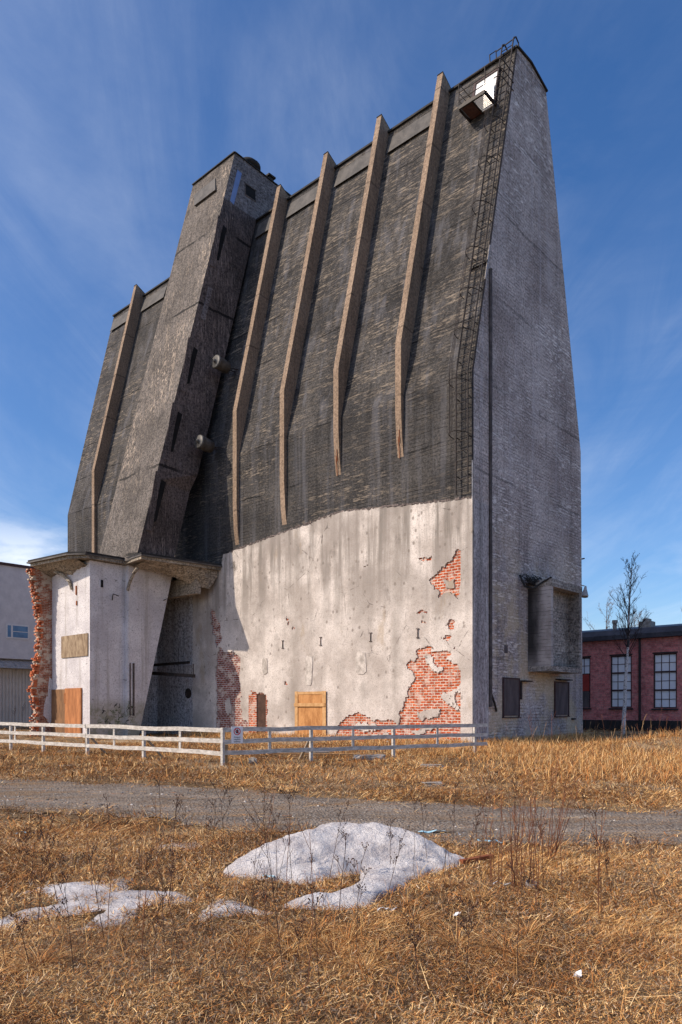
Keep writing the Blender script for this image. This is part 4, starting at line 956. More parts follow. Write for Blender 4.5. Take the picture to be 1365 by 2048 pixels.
def snow_patch(name, poly, hmax, fall, label, extra=None, cs=0.03, lump=0.03):
    allp = poly+(extra or []); px, py = zip(*allp)
    xs = np.arange(min(px)-.15, max(px)+.15, cs); ys = np.arange(min(py)-.15, max(py)+.15, cs)
    X, Y = np.meshgrid(xs, ys, indexing='ij')
    wx = X+(fbm(X*3, Y*3, 81)-0.5)*0.22; wyy = Y+(fbm(X*3+9, Y*3, 83)-0.5)*0.22
    ins = pip(wx, wyy, poly); d = np.where(ins, pdist(wx, wyy, poly), 0)
    H = hmax*(1-np.exp(-(d/fall)**1.15))
    if extra:
        i2 = pip(wx, wyy, extra); d2 = np.where(i2, pdist(wx, wyy, extra), 0); H = np.maximum(H, 0.10*(1-np.exp(-d2/0.09))); ins |= i2
    L = (fbm(X*5, Y*5, 85)-0.5)*lump*2+(fbm(X*14, Y*14, 87, 2)-0.5)*lump*0.7
    Hh = H+L*np.clip(H/0.08, 0, 1)
    base = ghgt(X, Y)
    Z = np.where(ins, base+np.maximum(Hh, 0.008), base-0.05)
    nx, ny = X.shape; idx = np.arange(nx*ny).reshape(nx, ny)
    kk = ins[:-1, :-1] | ins[1:, :-1] | ins[1:, 1:] | ins[:-1, 1:]
    F = np.stack([idx[:-1, :-1], idx[1:, :-1], idx[1:, 1:], idx[:-1, 1:]], -1)[kk]
    V = np.stack([X, Y, Z], -1).reshape(-1, 3); used = np.zeros(len(V), bool); used[F.ravel()] = True; rm = np.cumsum(used)-1
    me = bpy.data.meshes.new(name); me.from_pydata(V[used].tolist(), [], rm[F].tolist()); me.materials.append(M['snow'])
    me.polygons.foreach_set('use_smooth', [True]*len(F))
    o = bpy.data.objects.new(name, me); C.objects.link(o); tag(o, label, 'snow'); return o
LEFT = [(-2.03+(x+2.03)*1.22, 6.25+(y-6.25)*1.08) for x, y in LEFT]
snow_patch('snow_mound', MAIN, 0.46, 0.62, 'large dirty snow mound with a thin tail beside the gravel road', TAIL, lump=0.035)
snow_patch('snow_patch', SMALL, 0.05, 0.14, 'small melting snow patch in front of the big mound', lump=0.02)
snow_patch('snow_patch', LEFT, 0.045, 0.16, 'ragged flat snow patch with grass showing through it', lump=0.025)
snow_patch('snow_patch', FAINT, 0.025, 0.15, 'faint grey icy remnant behind the ragged snow patch', lump=0.01)

# ------------------------------------------------------------------ dead grass
def snowmask(x, y):
    m = np.zeros(x.shape, bool)
    for p in (MAIN, TAIL, SMALL, LEFT): m |= pip(x, y, p)
    return m
BLD = [W(0.1, 0.02), W(0.1, 11.2), W(-35.7, 11.2), W(-35.7, 0.02)]
BLD = [(p.x, p.y) for p in BLD]
ANX = [(p.x, p.y) for p in (W(-19.7, 0), W(-19.7, -4.8), W(-20.05, -6.9), W(-24.9, -6.9), W(-24.9, 0))]
class Blades:
    def __init__(s): s.P = []; s.col = []
    def add(s, x, y, L, az, lean, curl, w, col, z0=0.0):
        n = len(x)
        if n == 0: return
        z = ghgt(x, y)+z0
        dx, dy = np.cos(az), np.sin(az); ang = lean
        pts = [np.stack([x, y, z], -1)]; seg = L/3
        for k in range(3):
            a = np.clip(ang+curl*k, 0, np.pi*0.62)
            stp = np.stack([np.sin(a)*dx*seg, np.sin(a)*dy*seg, np.cos(a)*seg], -1)
            q = pts[-1]+stp; q[:, 2] = np.maximum(q[:, 2], ghgt(q[:, 0], q[:, 1])+0.006); pts.append(q)
        # blade flat side: random across
        r = RNG.uniform(0, np.pi*2, n); sx, sy = np.cos(r), np.sin(r)
        side = np.stack([sx, sy, RNG.uniform(-.3, .3, n)], -1)*(w/2)[:, None]
        V = np.stack([pts[0]-side, pts[0]+side, pts[1]-side*0.95, pts[1]+side*0.95, pts[2]-side*0.7, pts[2]+side*0.7, pts[3]], 1)
        s.P.append(V); s.col.append(np.repeat(col[:, None, :], 7, 1))
    def build(s, name, mat):
        V = np.concatenate(s.P); n = len(V); Cc = np.concatenate(s.col)
        base = (np.arange(n)*7)[:, None]
        tris = np.array([[0,1,3],[0,3,2],[2,3,5],[2,5,4],[4,5,6]])
        T = (base[:, :, None]+tris[None]).reshape(-1, 3)
        me = bpy.data.meshes.new(name); me.vertices.add(n*7); me.vertices.foreach_set('co', V.reshape(-1).astype(np.float32))
        nt = len(T); me.loops.add(nt*3); me.loops.foreach_set('vertex_index', T.reshape(-1).astype(np.int32))
        me.polygons.add(nt); me.polygons.foreach_set('loop_start', (np.arange(nt)*3).astype(np.int32)); me.polygons.foreach_set('loop_total', np.full(nt, 3, np.int32))
        a = me.attributes.new('col', 'FLOAT_COLOR', 'POINT'); c4 = np.ones((n*7, 4), np.float32); c4[:, :3] = Cc.reshape(-1, 3); a.data.foreach_set('color', c4.reshape(-1))
        me.update(); me.validate(); me.materials.append(mat); o = bpy.data.objects.new(name, me); C.objects.link(o); o['kind'] = 'stuff'; return o
PAL = np.array([(0.50,0.285,0.115),(0.64,0.41,0.175),(0.40,0.205,0.08),(0.29,0.135,0.052),(0.16,0.080,0.037),(0.78,0.56,0.31),(0.48,0.20,0.062),(0.065,0.036,0.022),(0.34,0.25,0.175),(0.21,0.155,0.115),(0.52,0.43,0.33)])
def pick(n, p):
    p = np.array(list(p)+[0]*(len(PAL)-len(p)), float); p /= p.sum(); c = np.minimum(PAL*np.array([1.12, 1.06, 0.96]), 0.85)[RNG.choice(len(PAL), n, p=p)]
    return c*RNG.uniform(0.75, 1.25, (n, 1))
MIXN = (3, 2.2, 3, 2.5, 2.0, 1.3, 1.8, 1.6); GOLD = (3, 4, 1.5, 0.8, 0.3, 3, 1.5, 0.2); DARKM = (2, 1.2, 2.8, 3, 2.2, 0.8, 1.6, 1.6)
def wedge(n, y0, y1, k=0.56, pad=0.4):
    y = np.sqrt(RNG.uniform(y0*y0, y1*y1, n)); x = RNG.uniform(-1, 1, n)*(y*k+pad); return x, y
def keepers(x, y, gravel=0.0):
    j1 = (fbm(x*3, y*3, 81)-0.5)*0.22; j2 = (fbm(x*3+9, y*3, 83)-0.5)*0.22
    sm = snowmask(x+j1, y+j2); thin = pip(x+j1, y+j2, LEFT) | pip(x+j1, y+j2, SMALL)
    m = (~sm | (thin & (fbm(x*4, y*4, 105) > 0.53))) & ~pip(x, y, BLD) & ~pip(x, y, ANX)
    r = roadmask(x, y, 1.9); m &= (RNG.random(x.shape) > np.clip(r*1.12-0.06, 0, 1)-gravel)
    return m
def build_grass():
    B = Blades()
    # matted thatch lying down, thinner and wider with distance
    for (y0, y1, n, L, w, mixp) in ((3.3, 6.0, 95000, (0.03, 0.13), (0.0025, 0.006), MIXN), (6.0, 10, 90000, (0.04, 0.17), (0.004, 0.009), MIXN), (10, 17, 70000, (0.06, 0.22), (0.007, 0.014), MIXN), (17, 34, 80000, (0.08, 0.28), (0.012, 0.024), MIXN), (34, 60, 16000, (0.2, 0.5), (0.02, 0.04), MIXN)):
        x, y = wedge(n, y0, y1); m = keepers(x, y)
        # bare patches
        bare = fbm(x*0.9+5, y*0.9, 91); thr = np.where((y > 12.5) & (y < 21), 0.50, np.where(y < 11, 0.47, 0.55)); m &= (bare < thr) | (RNG.random(n) < 0.16)
        x, y = x[m], y[m]; k = len(x)
        tone = fbm(x*0.45, y*0.45, 93)
        tone = tone+0.05*np.clip((x+0.5)/2, -1, 1); c = np.where((tone > 0.55)[:, None], pick(k, GOLD), np.where((tone < 0.46)[:, None], pick(k, DARKM), pick(k, MIXN)))
        flow = fbm(x*0.9, y*0.9, 95)*9
        B.add(x, y, RNG.uniform(*L, k), flow+RNG.normal(0, 0.8, k), RNG.uniform(0.9, 1.55, k), RNG.uniform(-.15, .5, k), RNG.uniform(*w, k), c, RNG.uniform(0, 0.035, k))
    # fine litter: short broken bits lying every way
    for (y0, y1, n, L, w) in ((3.3, 5.5, 110000, (.012, .055), (.0025, .0065)), (5.5, 9.5, 120000, (.02, .08), (.004, .010)), (9.5, 20, 60000, (.03, .11), (.008, .016))):
        x, y = wedge(n, y0, y1); m = keepers(x, y); x, y = x[m], y[m]; k = len(x)
        tone = fbm(x*0.8+3, y*0.8, 103)
        tone = tone+0.06*np.clip((x+0.3)/1.6, -1, 1)-0.05*np.clip((y-6)/2, -1, 1); c = np.where((tone > 0.50)[:, None], pick(k, (3, 3, 2, 1.2, .8, 2.2, 1.6, .8, 2, .8, 1.4)), pick(k, (1, .6, 1.8, 2.4, 2.2, .5, 1.2, 3, 2.6, 3, .6)))
        B.add(x, y, RNG.uniform(*L, k), RNG.uniform(0, 6.28, k), RNG.uniform(0.7, 1.57, k), RNG.uniform(-.3, .5, k), RNG.uniform(*w, k), c, RNG.uniform(0.0, 0.045, k))
    # half-standing blades
    for (y0, y1, n, L, w) in ((3.3, 7, 5000, (0.08, 0.24), (0.002, 0.004)), (7, 14, 5000, (0.10, 0.28), (0.004, 0.008)), (16, 33, 20000, (0.08, 0.28), (0.010, 0.018))):
        x, y = wedge(n, y0, y1); m = keepers(x, y); x, y = x[m], y[m]; k = len(x)
        c = pick(k, MIXN)
        B.add(x, y, RNG.uniform(*L, k), RNG.uniform(0, 6.28, k), RNG.uniform(0.15, 0.9, k), RNG.uniform(0, .35, k), RNG.uniform(*w, k), c)
    # taller golden stand by the gable on the right
    n = 44000; x = RNG.uniform(2.5, 22, n); y = RNG.uniform(15.5, 36, n)
    den = np.clip((x-3.2+0.25*(y-20))/4, 0, 1)*np.clip(fbm(x*0.6, y*0.6, 97)*2.2-0.45, 0, 1)
    m = keepers(x, y) & (RNG.random(n) < den); x, y = x[m], y[m]; k = len(x)
    B.add(x, y, RNG.uniform(0.12, 0.48, k)*(0.5+fbm(x*0.8, y*0.8, 99)), RNG.uniform(0, 6.28, k), RNG.uniform(0.02, 0.95, k), RNG.uniform(0, .5, k), RNG.uniform(0.008, 0.016, k), pick(k, (3, 3, 2.5, 1.6, .8, 2, 2, .6)))
    # fringe at the foot of walls
    n = 16000; t = RNG.uniform(-24, 11, n); side = RNG.random(n)
    lx = np.where(t < 0, t, 0.15+RNG.exponential(0.5, n)); ly = np.where(t < 0, -0.1-RNG.exponential(0.5, n), t)
    x = BO.x+EX.x*lx+EY.x*ly; y = BO.y+EX.y*lx+EY.y*ly
    m = ~pip(x, y, ANX) & ~pip(x, y, BLD); x, y = x[m], y[m]; k = len(x)
    B.add(x, y, RNG.uniform(0.12, 0.5, k), RNG.uniform(0, 6.28, k), RNG.uniform(0.1, 0.9, k), RNG.uniform(0, .3, k), RNG.uniform(0.012, 0.02, k), pick(k, GOLD))
    # long pale straws and dark twigs lying about
    for (y0, y1, n, w) in ((3.4, 7, 900, .0038), (7, 14, 1200, .006)):
        x, y = wedge(n, y0, y1); m = keepers(x, y, .3); x, y = x[m], y[m]; k = len(x)
        B.add(x, y, RNG.uniform(.12, .42, k), RNG.uniform(0, 6.28, k), RNG.uniform(1.3, 1.56, k), RNG.uniform(-.03, .06, k), RNG.uniform(.6, 1.2, k)*w, np.where((RNG.random(k) < .55)[:, None], pick(k, (0, 2, 0, 0, 0, 4, 0, 0)), pick(k, (0, 0, 0, 1, 2, 0, .6, 2))), RNG.uniform(0.02, .06, k))
    # straw blown onto the road
    x = RNG.uniform(-11, 8, 13000); y = RNG.uniform(8, 19, 13000); m = roadmask(x, y) > .3; x, y = x[m], y[m]; k = len(x)
    B.add(x, y, RNG.uniform(.06, .22, k), RNG.uniform(0, 6.28, k), RNG.uniform(1.5, 1.57, k), RNG.uniform(-.02, .02, k), RNG.uniform(.005, .01, k), pick(k, MIXN), 0.02)
    # tussocks: arching tufts
    tus = [(RNG.uniform(-1, 1)*(yy*0.53), yy, RNG.uniform(.08, .18)) for yy in RNG.uniform(4.5, 9.0, 12)]
    tus += [(-0.05+0.1*i, 4.9+0.25*(i % 3), 0.26) for i in range(-3, 4)]+[(-0.65, 5.0, .25), (-0.45, 5.15, .28), (-0.2, 5.3, .22), (0.15, 4.6, .28), (0.55, 5.6, .3), (0.8, 5.1, .3), (1.1, 4.9, .28), (1.35, 5.3, .25), (1.2, 6.3, .3), (-1.9, 4.6, .3), (-2.1, 4.4, .25), (0.55, 6.1, .22), (1.0, 6.8, .22), (0.1, 7.45, .12), (0.0, 6.75, .2), (0.15, 6.8, .18)]
    for cx, cy, R0 in tus:
        R0 = R0*0.72; n = int(330*(R0/0.2)); r = np.abs(RNG.normal(0, R0*0.35, n)); a = RNG.uniform(0, 6.28, n)
        x = cx+r*np.cos(a); y = cy+r*np.sin(a); m = keepers(x, y); x, y, r, a = x[m], y[m], r[m], a[m]; k = len(x)
        pref = RNG.uniform(0, 6.28)
        B.add(x, y, RNG.uniform(0.4, 1.3, k)*R0*1.2, a+RNG.normal(0, .5, k)+0.5*np.cos(a-pref), np.clip(r/R0*0.8+RNG.uniform(0.5, 1.2, k), 0, 1.5), RNG.uniform(0.2, .6, k), RNG.uniform(0.0022, 0.0042, k), pick(k, (3, 2.6, 3, 2, 1.2, 1.2, 1.5, .8)))
    B.build('dead_grass', M['blade'])
build_grass()

# pebbles strewn on the road
def pebbles():
    n = 11000; x = RNG.uniform(-12, 8, n); y = RNG.uniform(7.5, 19, n); m = roadmask(x, y) > .5; x, y = x[m], y[m]; n = len(x)
    z = ghgt(x, y)+0.018; s = RNG.lognormal(-4.35, 0.42, n)
    oc = np.array([(1,0,0),(0,1,0),(-1,0,0),(0,-1,0),(0,0,.7),(0,0,-.5)]); tr = np.array([(0,1,4),(1,2,4),(2,3,4),(3,0,4),(1,0,5),(2,1,5),(3,2,5),(0,3,5)])
    V = oc[None]*s[:, None, None]*RNG.uniform(.6, 1.4, (n, 1, 3)); a = RNG.uniform(0, 6.28, n); ca, sa = np.cos(a)[:, None], np.sin(a)[:, None]
    V = np.stack([V[..., 0]*ca-V[..., 1]*sa+x[:, None], V[..., 0]*sa+V[..., 1]*ca+y[:, None], V[..., 2]+z[:, None]], -1)
    F = (np.arange(n)[:, None, None]*6+tr[None]).reshape(-1, 3)
    me = bpy.data.meshes.new('pebbles'); me.from_pydata(V.reshape(-1, 3).tolist(), [], F.tolist())
    at = me.attributes.new('col', 'FLOAT_COLOR', 'POINT'); c = np.where(RNG.random((n, 1)) < .10, RNG.uniform(.5, .75, (n, 1)), RNG.uniform(0.06, 0.36, (n, 1)))*np.array([[1, .90, .80]]); c4 = np.ones((n, 6, 4), np.float32); c4[..., :3] = c[:, None, :]; at.data.foreach_set('color', c4.reshape(-1))
    me.materials.append(M['blade']); o = bpy.data.objects.new('pebbles', me); C.objects.link(o); o['kind'] = 'stuff'
pebbles()

# ------------------------------------------------------------------ fence and sign
def fence():
    c0 = Vector((-3.43, 21.03, 0)); d1 = Vector((-10.07, 8.0, 0)).normalized(); d2 = Vector((8.5, 5.2, 0)).normalized()
    f = empty('paddock_fence', c0, 0, 'low white three-rail timber fence turning a corner before the silo', 'fence')
    def along(d, u):      # distance along the run at which it crosses a bearing
        k = (u-682.5)/1466; return (k*c0.y-c0.x)/(d.x-k*d.y)
    n1 = Vector((-d1.y, d1.x, 0)); n1 = n1 if n1.y < 0 else -n1
    n2 = Vector((-d2.y, d2.x, 0)); n2 = n2 if n2.y < 0 else -n2
    rz = ((0.955, 1.08), (0.625, 0.75), (0.29, 0.415))
    rnd = random.Random(3)
    def rail(d, n, a, b, z0, z1):
        k = max(2, int((b-a)/0.9)); up = Vector((0, 0, 1)); m = MB()
        pts = []
        for i in range(k+1):
            p = d*(a+(b-a)*i/k)+Vector((0, 0, rnd.uniform(-.022, .018)))+n*rnd.uniform(-.006, .004); pts.append(p)
        lo0, hi0 = z0, z1
        for p, q in zip(pts[:-1], pts[1:]):
            m.hexa([p+up*z0, q+up*z0, q+up*z0-n*0.026, p+up*z0-n*0.026], [p+up*z1, q+up*z1, q+up*z1-n*0.026, p+up*z1-n*0.026])
        return m
    L1 = 15.0; L2 = 10.2
    for z0, z1 in rz:
        splits = [0.0, along(d1, 171), L1]
        for a, b in zip(splits[:-1], splits[1:]): rail(d1, n1, a+0.03, b-0.004, z0, z1).build('rail', M['fence'], f)
        rail(d2, n2, 0.03, L2, z0, z1).build('rail', M['fence'], f)
    def post(p, n, d, h, foot=-0.1):
        m = MB(); q = p-n*0.075; w = d*0.045; t = n*0.045
        m.hexa([q-w-t+Vector((0,0,foot)), q+w-t+Vector((0,0,foot)), q+w+t+Vector((0,0,foot)), q-w+t+Vector((0,0,foot))], [q-w-t+Vector((0,0,h)), q+w-t+Vector((0,0,h)), q+w+t+Vector((0,0,h)), q-w+t+Vector((0,0,h))]); m.build('post', M['fence'], f)
    for u in (284, 171, 83, 18): post(d1*along(d1, u), n1, d1, 1.06)
    for u in (625, 790, 953): post(d2*along(d2, u), n2, d2, 1.06)
    post(Vector((0, 0, 0))+n1*0.03, n1, d1, 1.08)
    for d, n, us in ((d1, n1, (358, 226, 28)), (d2, n2, (541, 708, 877))):
        for u in us:
            p = d*along(d, u); m = MB(); m.hexa([p-d*.045-n*.030+Vector((0,0,.30)), p+d*.045-n*.030+Vector((0,0,.30)), p+d*.045-n*.055+Vector((0,0,.30)), p-d*.045-n*.055+Vector((0,0,.30))], [p-d*.045-n*.030+Vector((0,0,1.07)), p+d*.045-n*.030+Vector((0,0,1.07)), p+d*.045-n*.055+Vector((0,0,1.07)), p-d*.045-n*.055+Vector((0,0,1.07))]); m.build('batten', M['fence'], f)
    for d, n, us in ((d1, n1, (284, 171)), (d2, n2, (625,))):
        for u in us:
            p = d*along(d, u)-n*0.12; m = MB(); m.beam(p+Vector((0,0,0.72)), p-n*0.75+Vector((0,0,-0.05)), 0.09, 0.045); m.build('brace', M['plank'], f)
    m = MB(); m.beam(-n2*0.12+d2*.2+Vector((0,0,0.6)), -n2*0.6+d2*.4+Vector((0,0,-0.05)), 0.08, 0.04); m.build('brace', M['plank'], f)
    # sign
    a = along(d2, 474); sg = empty('warning_sign', c0+d2*a+n2*0.012+Vector((0, 0, 0.865)), math.atan2(d2.y, d2.x), 'white no-entry notice with red hand symbol screwed to the fence', 'sign')
    m = MB(); m.box(-0.18, 0.18, -0.012, 0.0, -0.245, 0.245); m.build('panel', M['sign_white'], sg)
    def ring(r0, r1, y0, y1, cx, cz, mat, name, n=36):
        q = MB()
        for k in range(n):
            a0, a1 = 2*math.pi*k/n, 2*math.pi*(k+1)/n
            P = [(cx+r*math.cos(t), y, cz+r*math.sin(t)) for y in (y0, y1) for r, t in ((r0, a0), (r1, a0), (r1, a1), (r0, a1))]
            q.add(P, [(0,1,2,3), (4,7,6,5), (1,5,6,2), (0,3,7,4)])
        return q
    cz = 0.10
    q = ring(0.085, 0.108, -0.017, -0.0125, 0, cz, None, '')
    a = Vector((-0.066, -0.0185, cz+0.066)); b = Vector((0.066, -0.0185, cz-0.066)); q.beam(a, b, 0.004, 0.020, (0, 0, 1)); q.build('red_ring', M['sign_red'], sg)
    h = MB(); h.box(-0.028, 0.040, -0.0155, -0.0125, cz-0.055, cz+0.005)
    for k, (x, top) in enumerate(((-0.026, 0.045), (-0.008, 0.058), (0.010, 0.060), (0.028, 0.048))): h.box(x, x+0.013, -0.0155, -0.0125, cz+0.0052, cz+top)
    h.beam((-0.028, -0.014, cz-0.035), (-0.055, -0.014, cz+0.010), 0.003, 0.014, (0, 0, 1)); h.build('hand_symbol', M['sign_black'], sg)
    for k, word in enumerate(('Asiaton', 'oleskelu', 'kielletty')):
        cu = bpy.data.curves.new('notice_text', 'FONT'); cu.body = word; cu.size = 0.066; cu.align_x = 'CENTER'; cu.extrude = 0.001
        o = bpy.data.objects.new('tmp', cu); C.objects.link(o); dg = bpy.context.evaluated_depsgraph_get(); me = bpy.data.meshes.new_from_object(o.evaluated_get(dg))
        bpy.data.objects.remove(o); me.materials.clear(); me.materials.append(M['sign_black'])
        t = bpy.data.objects.new('notice_text', me); C.objects.link(t); t.parent = sg; t.location = (0, -0.0145, -0.085-0.064*k); t.rotation_euler = (R(90), 0, 0)
fence()

# ------------------------------------------------------------------ background buildings
def factory():
    yb = 26.0
    base = W(-9, yb); o = empty('factory_building', base, BA, 'long red brick factory with tall gridded windows and dark roof', 'factory')
    def X(x): return x+9     # silo x to local x
    m = MB(); xw = -25; xe = 22
    openings = [(-7.45, -5.90, 1.66, 5.45), (-4.37, -2.81, 1.66, 5.48), (-1.29, 0.30, 1.62, 5.48), (2.0, 3.6, 1.62, 5.48), (5.3, 6.9, 1.62, 5.48)]
    cuts = sorted({X(xw), X(xe)} | {X(v) for a, b, _, _ in openings for v in (a, b)})
    for a, b in zip(cuts[:-1], cuts[1:]):
        op = next((q for q in openings if abs(X(q[0])-a) < 1e-6), None)
        if op: m.box(a, b, 0, 0.4, 0.75, op[2]); m.box(a, b, 0, 0.4, op[3], 6.62)
        else: m.box(a, b, 0, 0.4, 0.75, 6.62)
    m.build('wall', M['factory_brick'], o)
    b = MB(); b.box(X(xw), X(xe), -0.06, 0.42, -0.3, 0.745); b.build('plinth', M['plinth'], o)
    b = MB(); b.box(X(xw), X(xe), 0.42, 12, -0.3, 6.6); b.build('interior', M['plinth'], o)
    r = MB(); r.prism_x([(-0.45, 6.63), (-0.45, 6.95), (-0.2, 7.35), (6.5, 8.2), (12.5, 7.3), (12.5, 6.63)], X(xw)-.3, X(xe)+.3); ro = r.build('roof', M['roof_dark'], o)
    c = MB(); c.tube([(X(-4.4), 0.9, 7.4), (X(-4.4), 0.9, 7.95)], 0.15, 10); c.tube([(X(-4.4), 0.9, 7.95), (X(-4.4), 0.9, 8.2)], 0.2, 10); c.build('chimney', M['stone'], ro)
    c = MB(); c.box(X(-2.75), X(-1.9), 1.2, 2.2, 7.4, 8.0); c.box(X(-2.5), X(-2.1), 1.3, 2.0, 8.0, 8.2); c.build('chimney', M['stone'], ro)
    for i, (xa, xb, za, zb) in enumerate(openings):
        fr = MB(); w = 0.09; a, bb = X(xa), X(xb)
        fr.box(a, a+w, 0.06, 0.2, za, zb); fr.box(bb-w, bb, 0.06, 0.2, za, zb); fr.box(a+w, bb-w, 0.06, 0.2, zb-w, zb); fr.box(a+w, bb-w, 0.06, 0.2, za, za+w)
        H = zb-za
        for k in (1, 2): fr.box(a+w, bb-w, 0.05, 0.21, za+H*k/3-0.06, za+H*k/3+0.06)
        for k in (1, 3, 5): fr.box(a+w, bb-w, 0.10, 0.16, za+H*k/6-0.02, za+H*k/6+0.02)
        for k in (1, 2): fr.box(a+(bb-a)*k/3-0.02, a+(bb-a)*k/3+0.02, 0.09, 0.17, za+w, zb-w)
        fo = fr.build('window', M['dark_frame'], o)
        g = MB(); g.box(a+w*0.5, bb-w*0.5, 0.125, 0.14, za+w*.5, zb-w*.5)
        g.build('pane', M['dusty_glass'], fo)
        if i == 0:
            g = MB(); g.box(a+w, bb-w, 0.02, 0.05, za+H/3, za+2*H/3-.02); g.build('red_panel', M['red_panel'], fo); g = MB(); g.box(a+w, bb-w, 0.02, 0.05, za, za+H/3-.02); g.build('lower_panel', M['dark_board'], fo)
        s = MB(); s.box(a-0.1, bb+0.1, -0.12, -0.003, za-0.14, za-0.02); s.build('sill', M['plinth'], fo)
        s = MB(); s.box(a-0.06, bb+0.06, -0.02, -0.004, zb+.005, zb+0.10); s.build('lintel', M['plinth'], fo)
    p = MB(); p.tube([(X(-2.2), -0.12, 6.7), (X(-2.2), -0.12, 0.2)], 0.09, 8); p.tube([(X(-1.95), -0.4, 7.0), (X(-2.2), -0.12, 6.55)], 0.09, 8); p.build('downpipe', M['plinth'], o)
factory()

def warehouse():
    base = W(-45, 0); o = empty('warehouse', base, BA, 'pale grey warehouse with ribbed lower wall and small blue window', 'warehouse')
    m = MB(); m.box(-18, 0, -14, 14, 5.8, 13.6); m.build('upper_wall', M['ware_wall'], o)
    r = MB(); r.box(-18.2, 0.12, -14.2, 14.2, 13.6, 13.82); r.build('roof', M['dark_frame'], o)
    s = MB(); y = -14.0
    while y < 14: s.box(-0.6, -0.08, y, y+0.14, 0.4, 4.94); s.box(-0.6, -0.14, y+0.14, y+0.28, 0.4, 4.94); y += 0.28
    s.build('ribbed_wall', M['ware_sheet'], o)
    b = MB(); b.box(-0.8, 0.0, -14, 14, -0.3, 0.4); b.build('plinth', M['stone'], o)
    a = MB(); a.hexa([(-0.4, -14, 4.96), (0.9, -14, 4.96), (0.9, 14, 4.96), (-0.4, 14, 4.96)], [(-0.4, -14, 5.79), (0.72, -14, 5.08), (0.72, 14, 5.08), (-0.4, 14, 5.79)]); 
    for k in range(56): a.beam((0.0, -14+k*.5, 5.56), (0.74, -14+k*.5, 5.10), 0.05, 0.05)
    a.build('canopy_roof', M['pale_steel'], o)
    w = MB(); w.box(0.0, 0.05, -0.62, 1.36, 7.5, 8.73); wo = w.build('window', M['white_frame'], o)
    g = MB(); g.box(0.03, 0.062, -0.5, -0.22, 7.62, 8.6); g.box(0.03, 0.062, -0.05, 1.22, 7.62, 8.08); g.box(0.03, 0.062, -0.05, 1.22, 8.14, 8.6); g.build('pane', M['blue_glass'], wo)
warehouse()

# ------------------------------------------------------------------ trees
def branch_pts(p, d, L, n, rnd, up=0.1, jit=0.12):
    pts = [Vector(p)]; d = Vector(d).normalized()
    for k in range(n):
        d = (d+Vector((rnd.uniform(-jit, jit), rnd.uniform(-jit, jit), rnd.uniform(-jit, jit)+up))).normalized(); pts.append(pts[-1]+d*(L/n))
    return pts
def bare_tree(name, loc, h, seed, label, spread=0.2, bark=None, twig=None, clear=0.3, r0=0.10, nb=46, group=None, lean=(0.03, 0)):
    rnd = random.Random(seed); o = empty(name, loc, 0, label, 'tree', group)
    t = MB(); n = 14; pts = []; p = Vector((0, 0, -0.1))
    for k in range(n+1):
        pts.append(p.copy()); p = p+Vector((rnd.uniform(-.045, .045)+lean[0], rnd.uniform(-.045, .045)+lean[1], 1.0))*(h/n)
    rs = [max(0.010, r0*(1-k/n)**0.85) for k in range(n+1)]; t.tube(pts, rs, 8); t.build('trunk', bark or M['twig'], o, True)
    c = MB()
    def at(f):
        q = f*n; i = min(int(q), n-1); return pts[i].lerp(pts[i+1], q-i)
    c.tube([at(0.5+0.5*k/8)+Vector((0,0,0.001)) for k in range(9)], [max(.012, r0*0.62*(1-k/8.5)) for k in range(9)], 6)
    for k in range(nb):
        f = clear+(0.97-clear)*((k+rnd.random())/nb); a = rnd.uniform(0, 6.28)
        L = h*spread*(1.0-0.75*(f-clear)/(1-clear))*rnd.uniform(0.55, 1.15)
        if f < 0.42: L *= 0.5
        d = Vector((math.cos(a), math.sin(a), rnd.uniform(1.0, 2.0))); bp = branch_pts(at(f), d, L*1.3, 6, rnd, 0.10)
        r = max(0.014, r0*0.30*(1-f)+0.010); c.tube(bp, [max(.007, r*(1-i/7)) for i in range(7)], 4, cap=False)
        for q in range(7):
            i = rnd.randint(1, 5); s = bp[i].lerp(bp[i+1], rnd.random()); a2 = rnd.uniform(0, 6.28)
            dd = (bp[i+1]-bp[i]).normalized()+Vector((math.cos(a2), math.sin(a2), 0.25))*0.75
            tw = branch_pts(s, dd, L*rnd.uniform(.22, .45), 4, rnd, 0.04, 0.16); c.tube(tw, [.011, .009, .008, .006, .005], 3, cap=False)
            for z in range(3):
                i2 = rnd.randint(1, 3); a3 = rnd.uniform(0, 6.28)
                tw2 = branch_pts(tw[i2], (tw[i2+1]-tw[i2]).normalized()+Vector((math.cos(a3), math.sin(a3), 0))*0.8, L*rnd.uniform(.10, .2), 2, rnd, -0.02, 0.2); c.tube(tw2, .0055, 3, cap=False)
    c.build('crown', twig or M['twig'], o); return o
bare_tree('birch_tree', (17.25, 44.8, 0), 10.9, 5, 'slender bare birch with white trunk standing before the brick factory', 0.20, M['birch_bark'], None, 0.42, 0.135, 40, lean=(0.045, 0))
for i, (x, y, h, s) in enumerate(((23.6, 66, 11.6, 21), (27.2, 68, 10.6, 22), (34.5, 74, 11.4, 23), (21.0, 72, 12.2, 24), (31.0, 78, 11.4, 25))):
    bare_tree('bare_tree', (x, y, 0), h, s, 'leafless brown tree behind the brick factory roof', 0.30, M['far_twig'], M['far_twig'], 0.3, 0.12, 24, group='bare trees behind the factory')

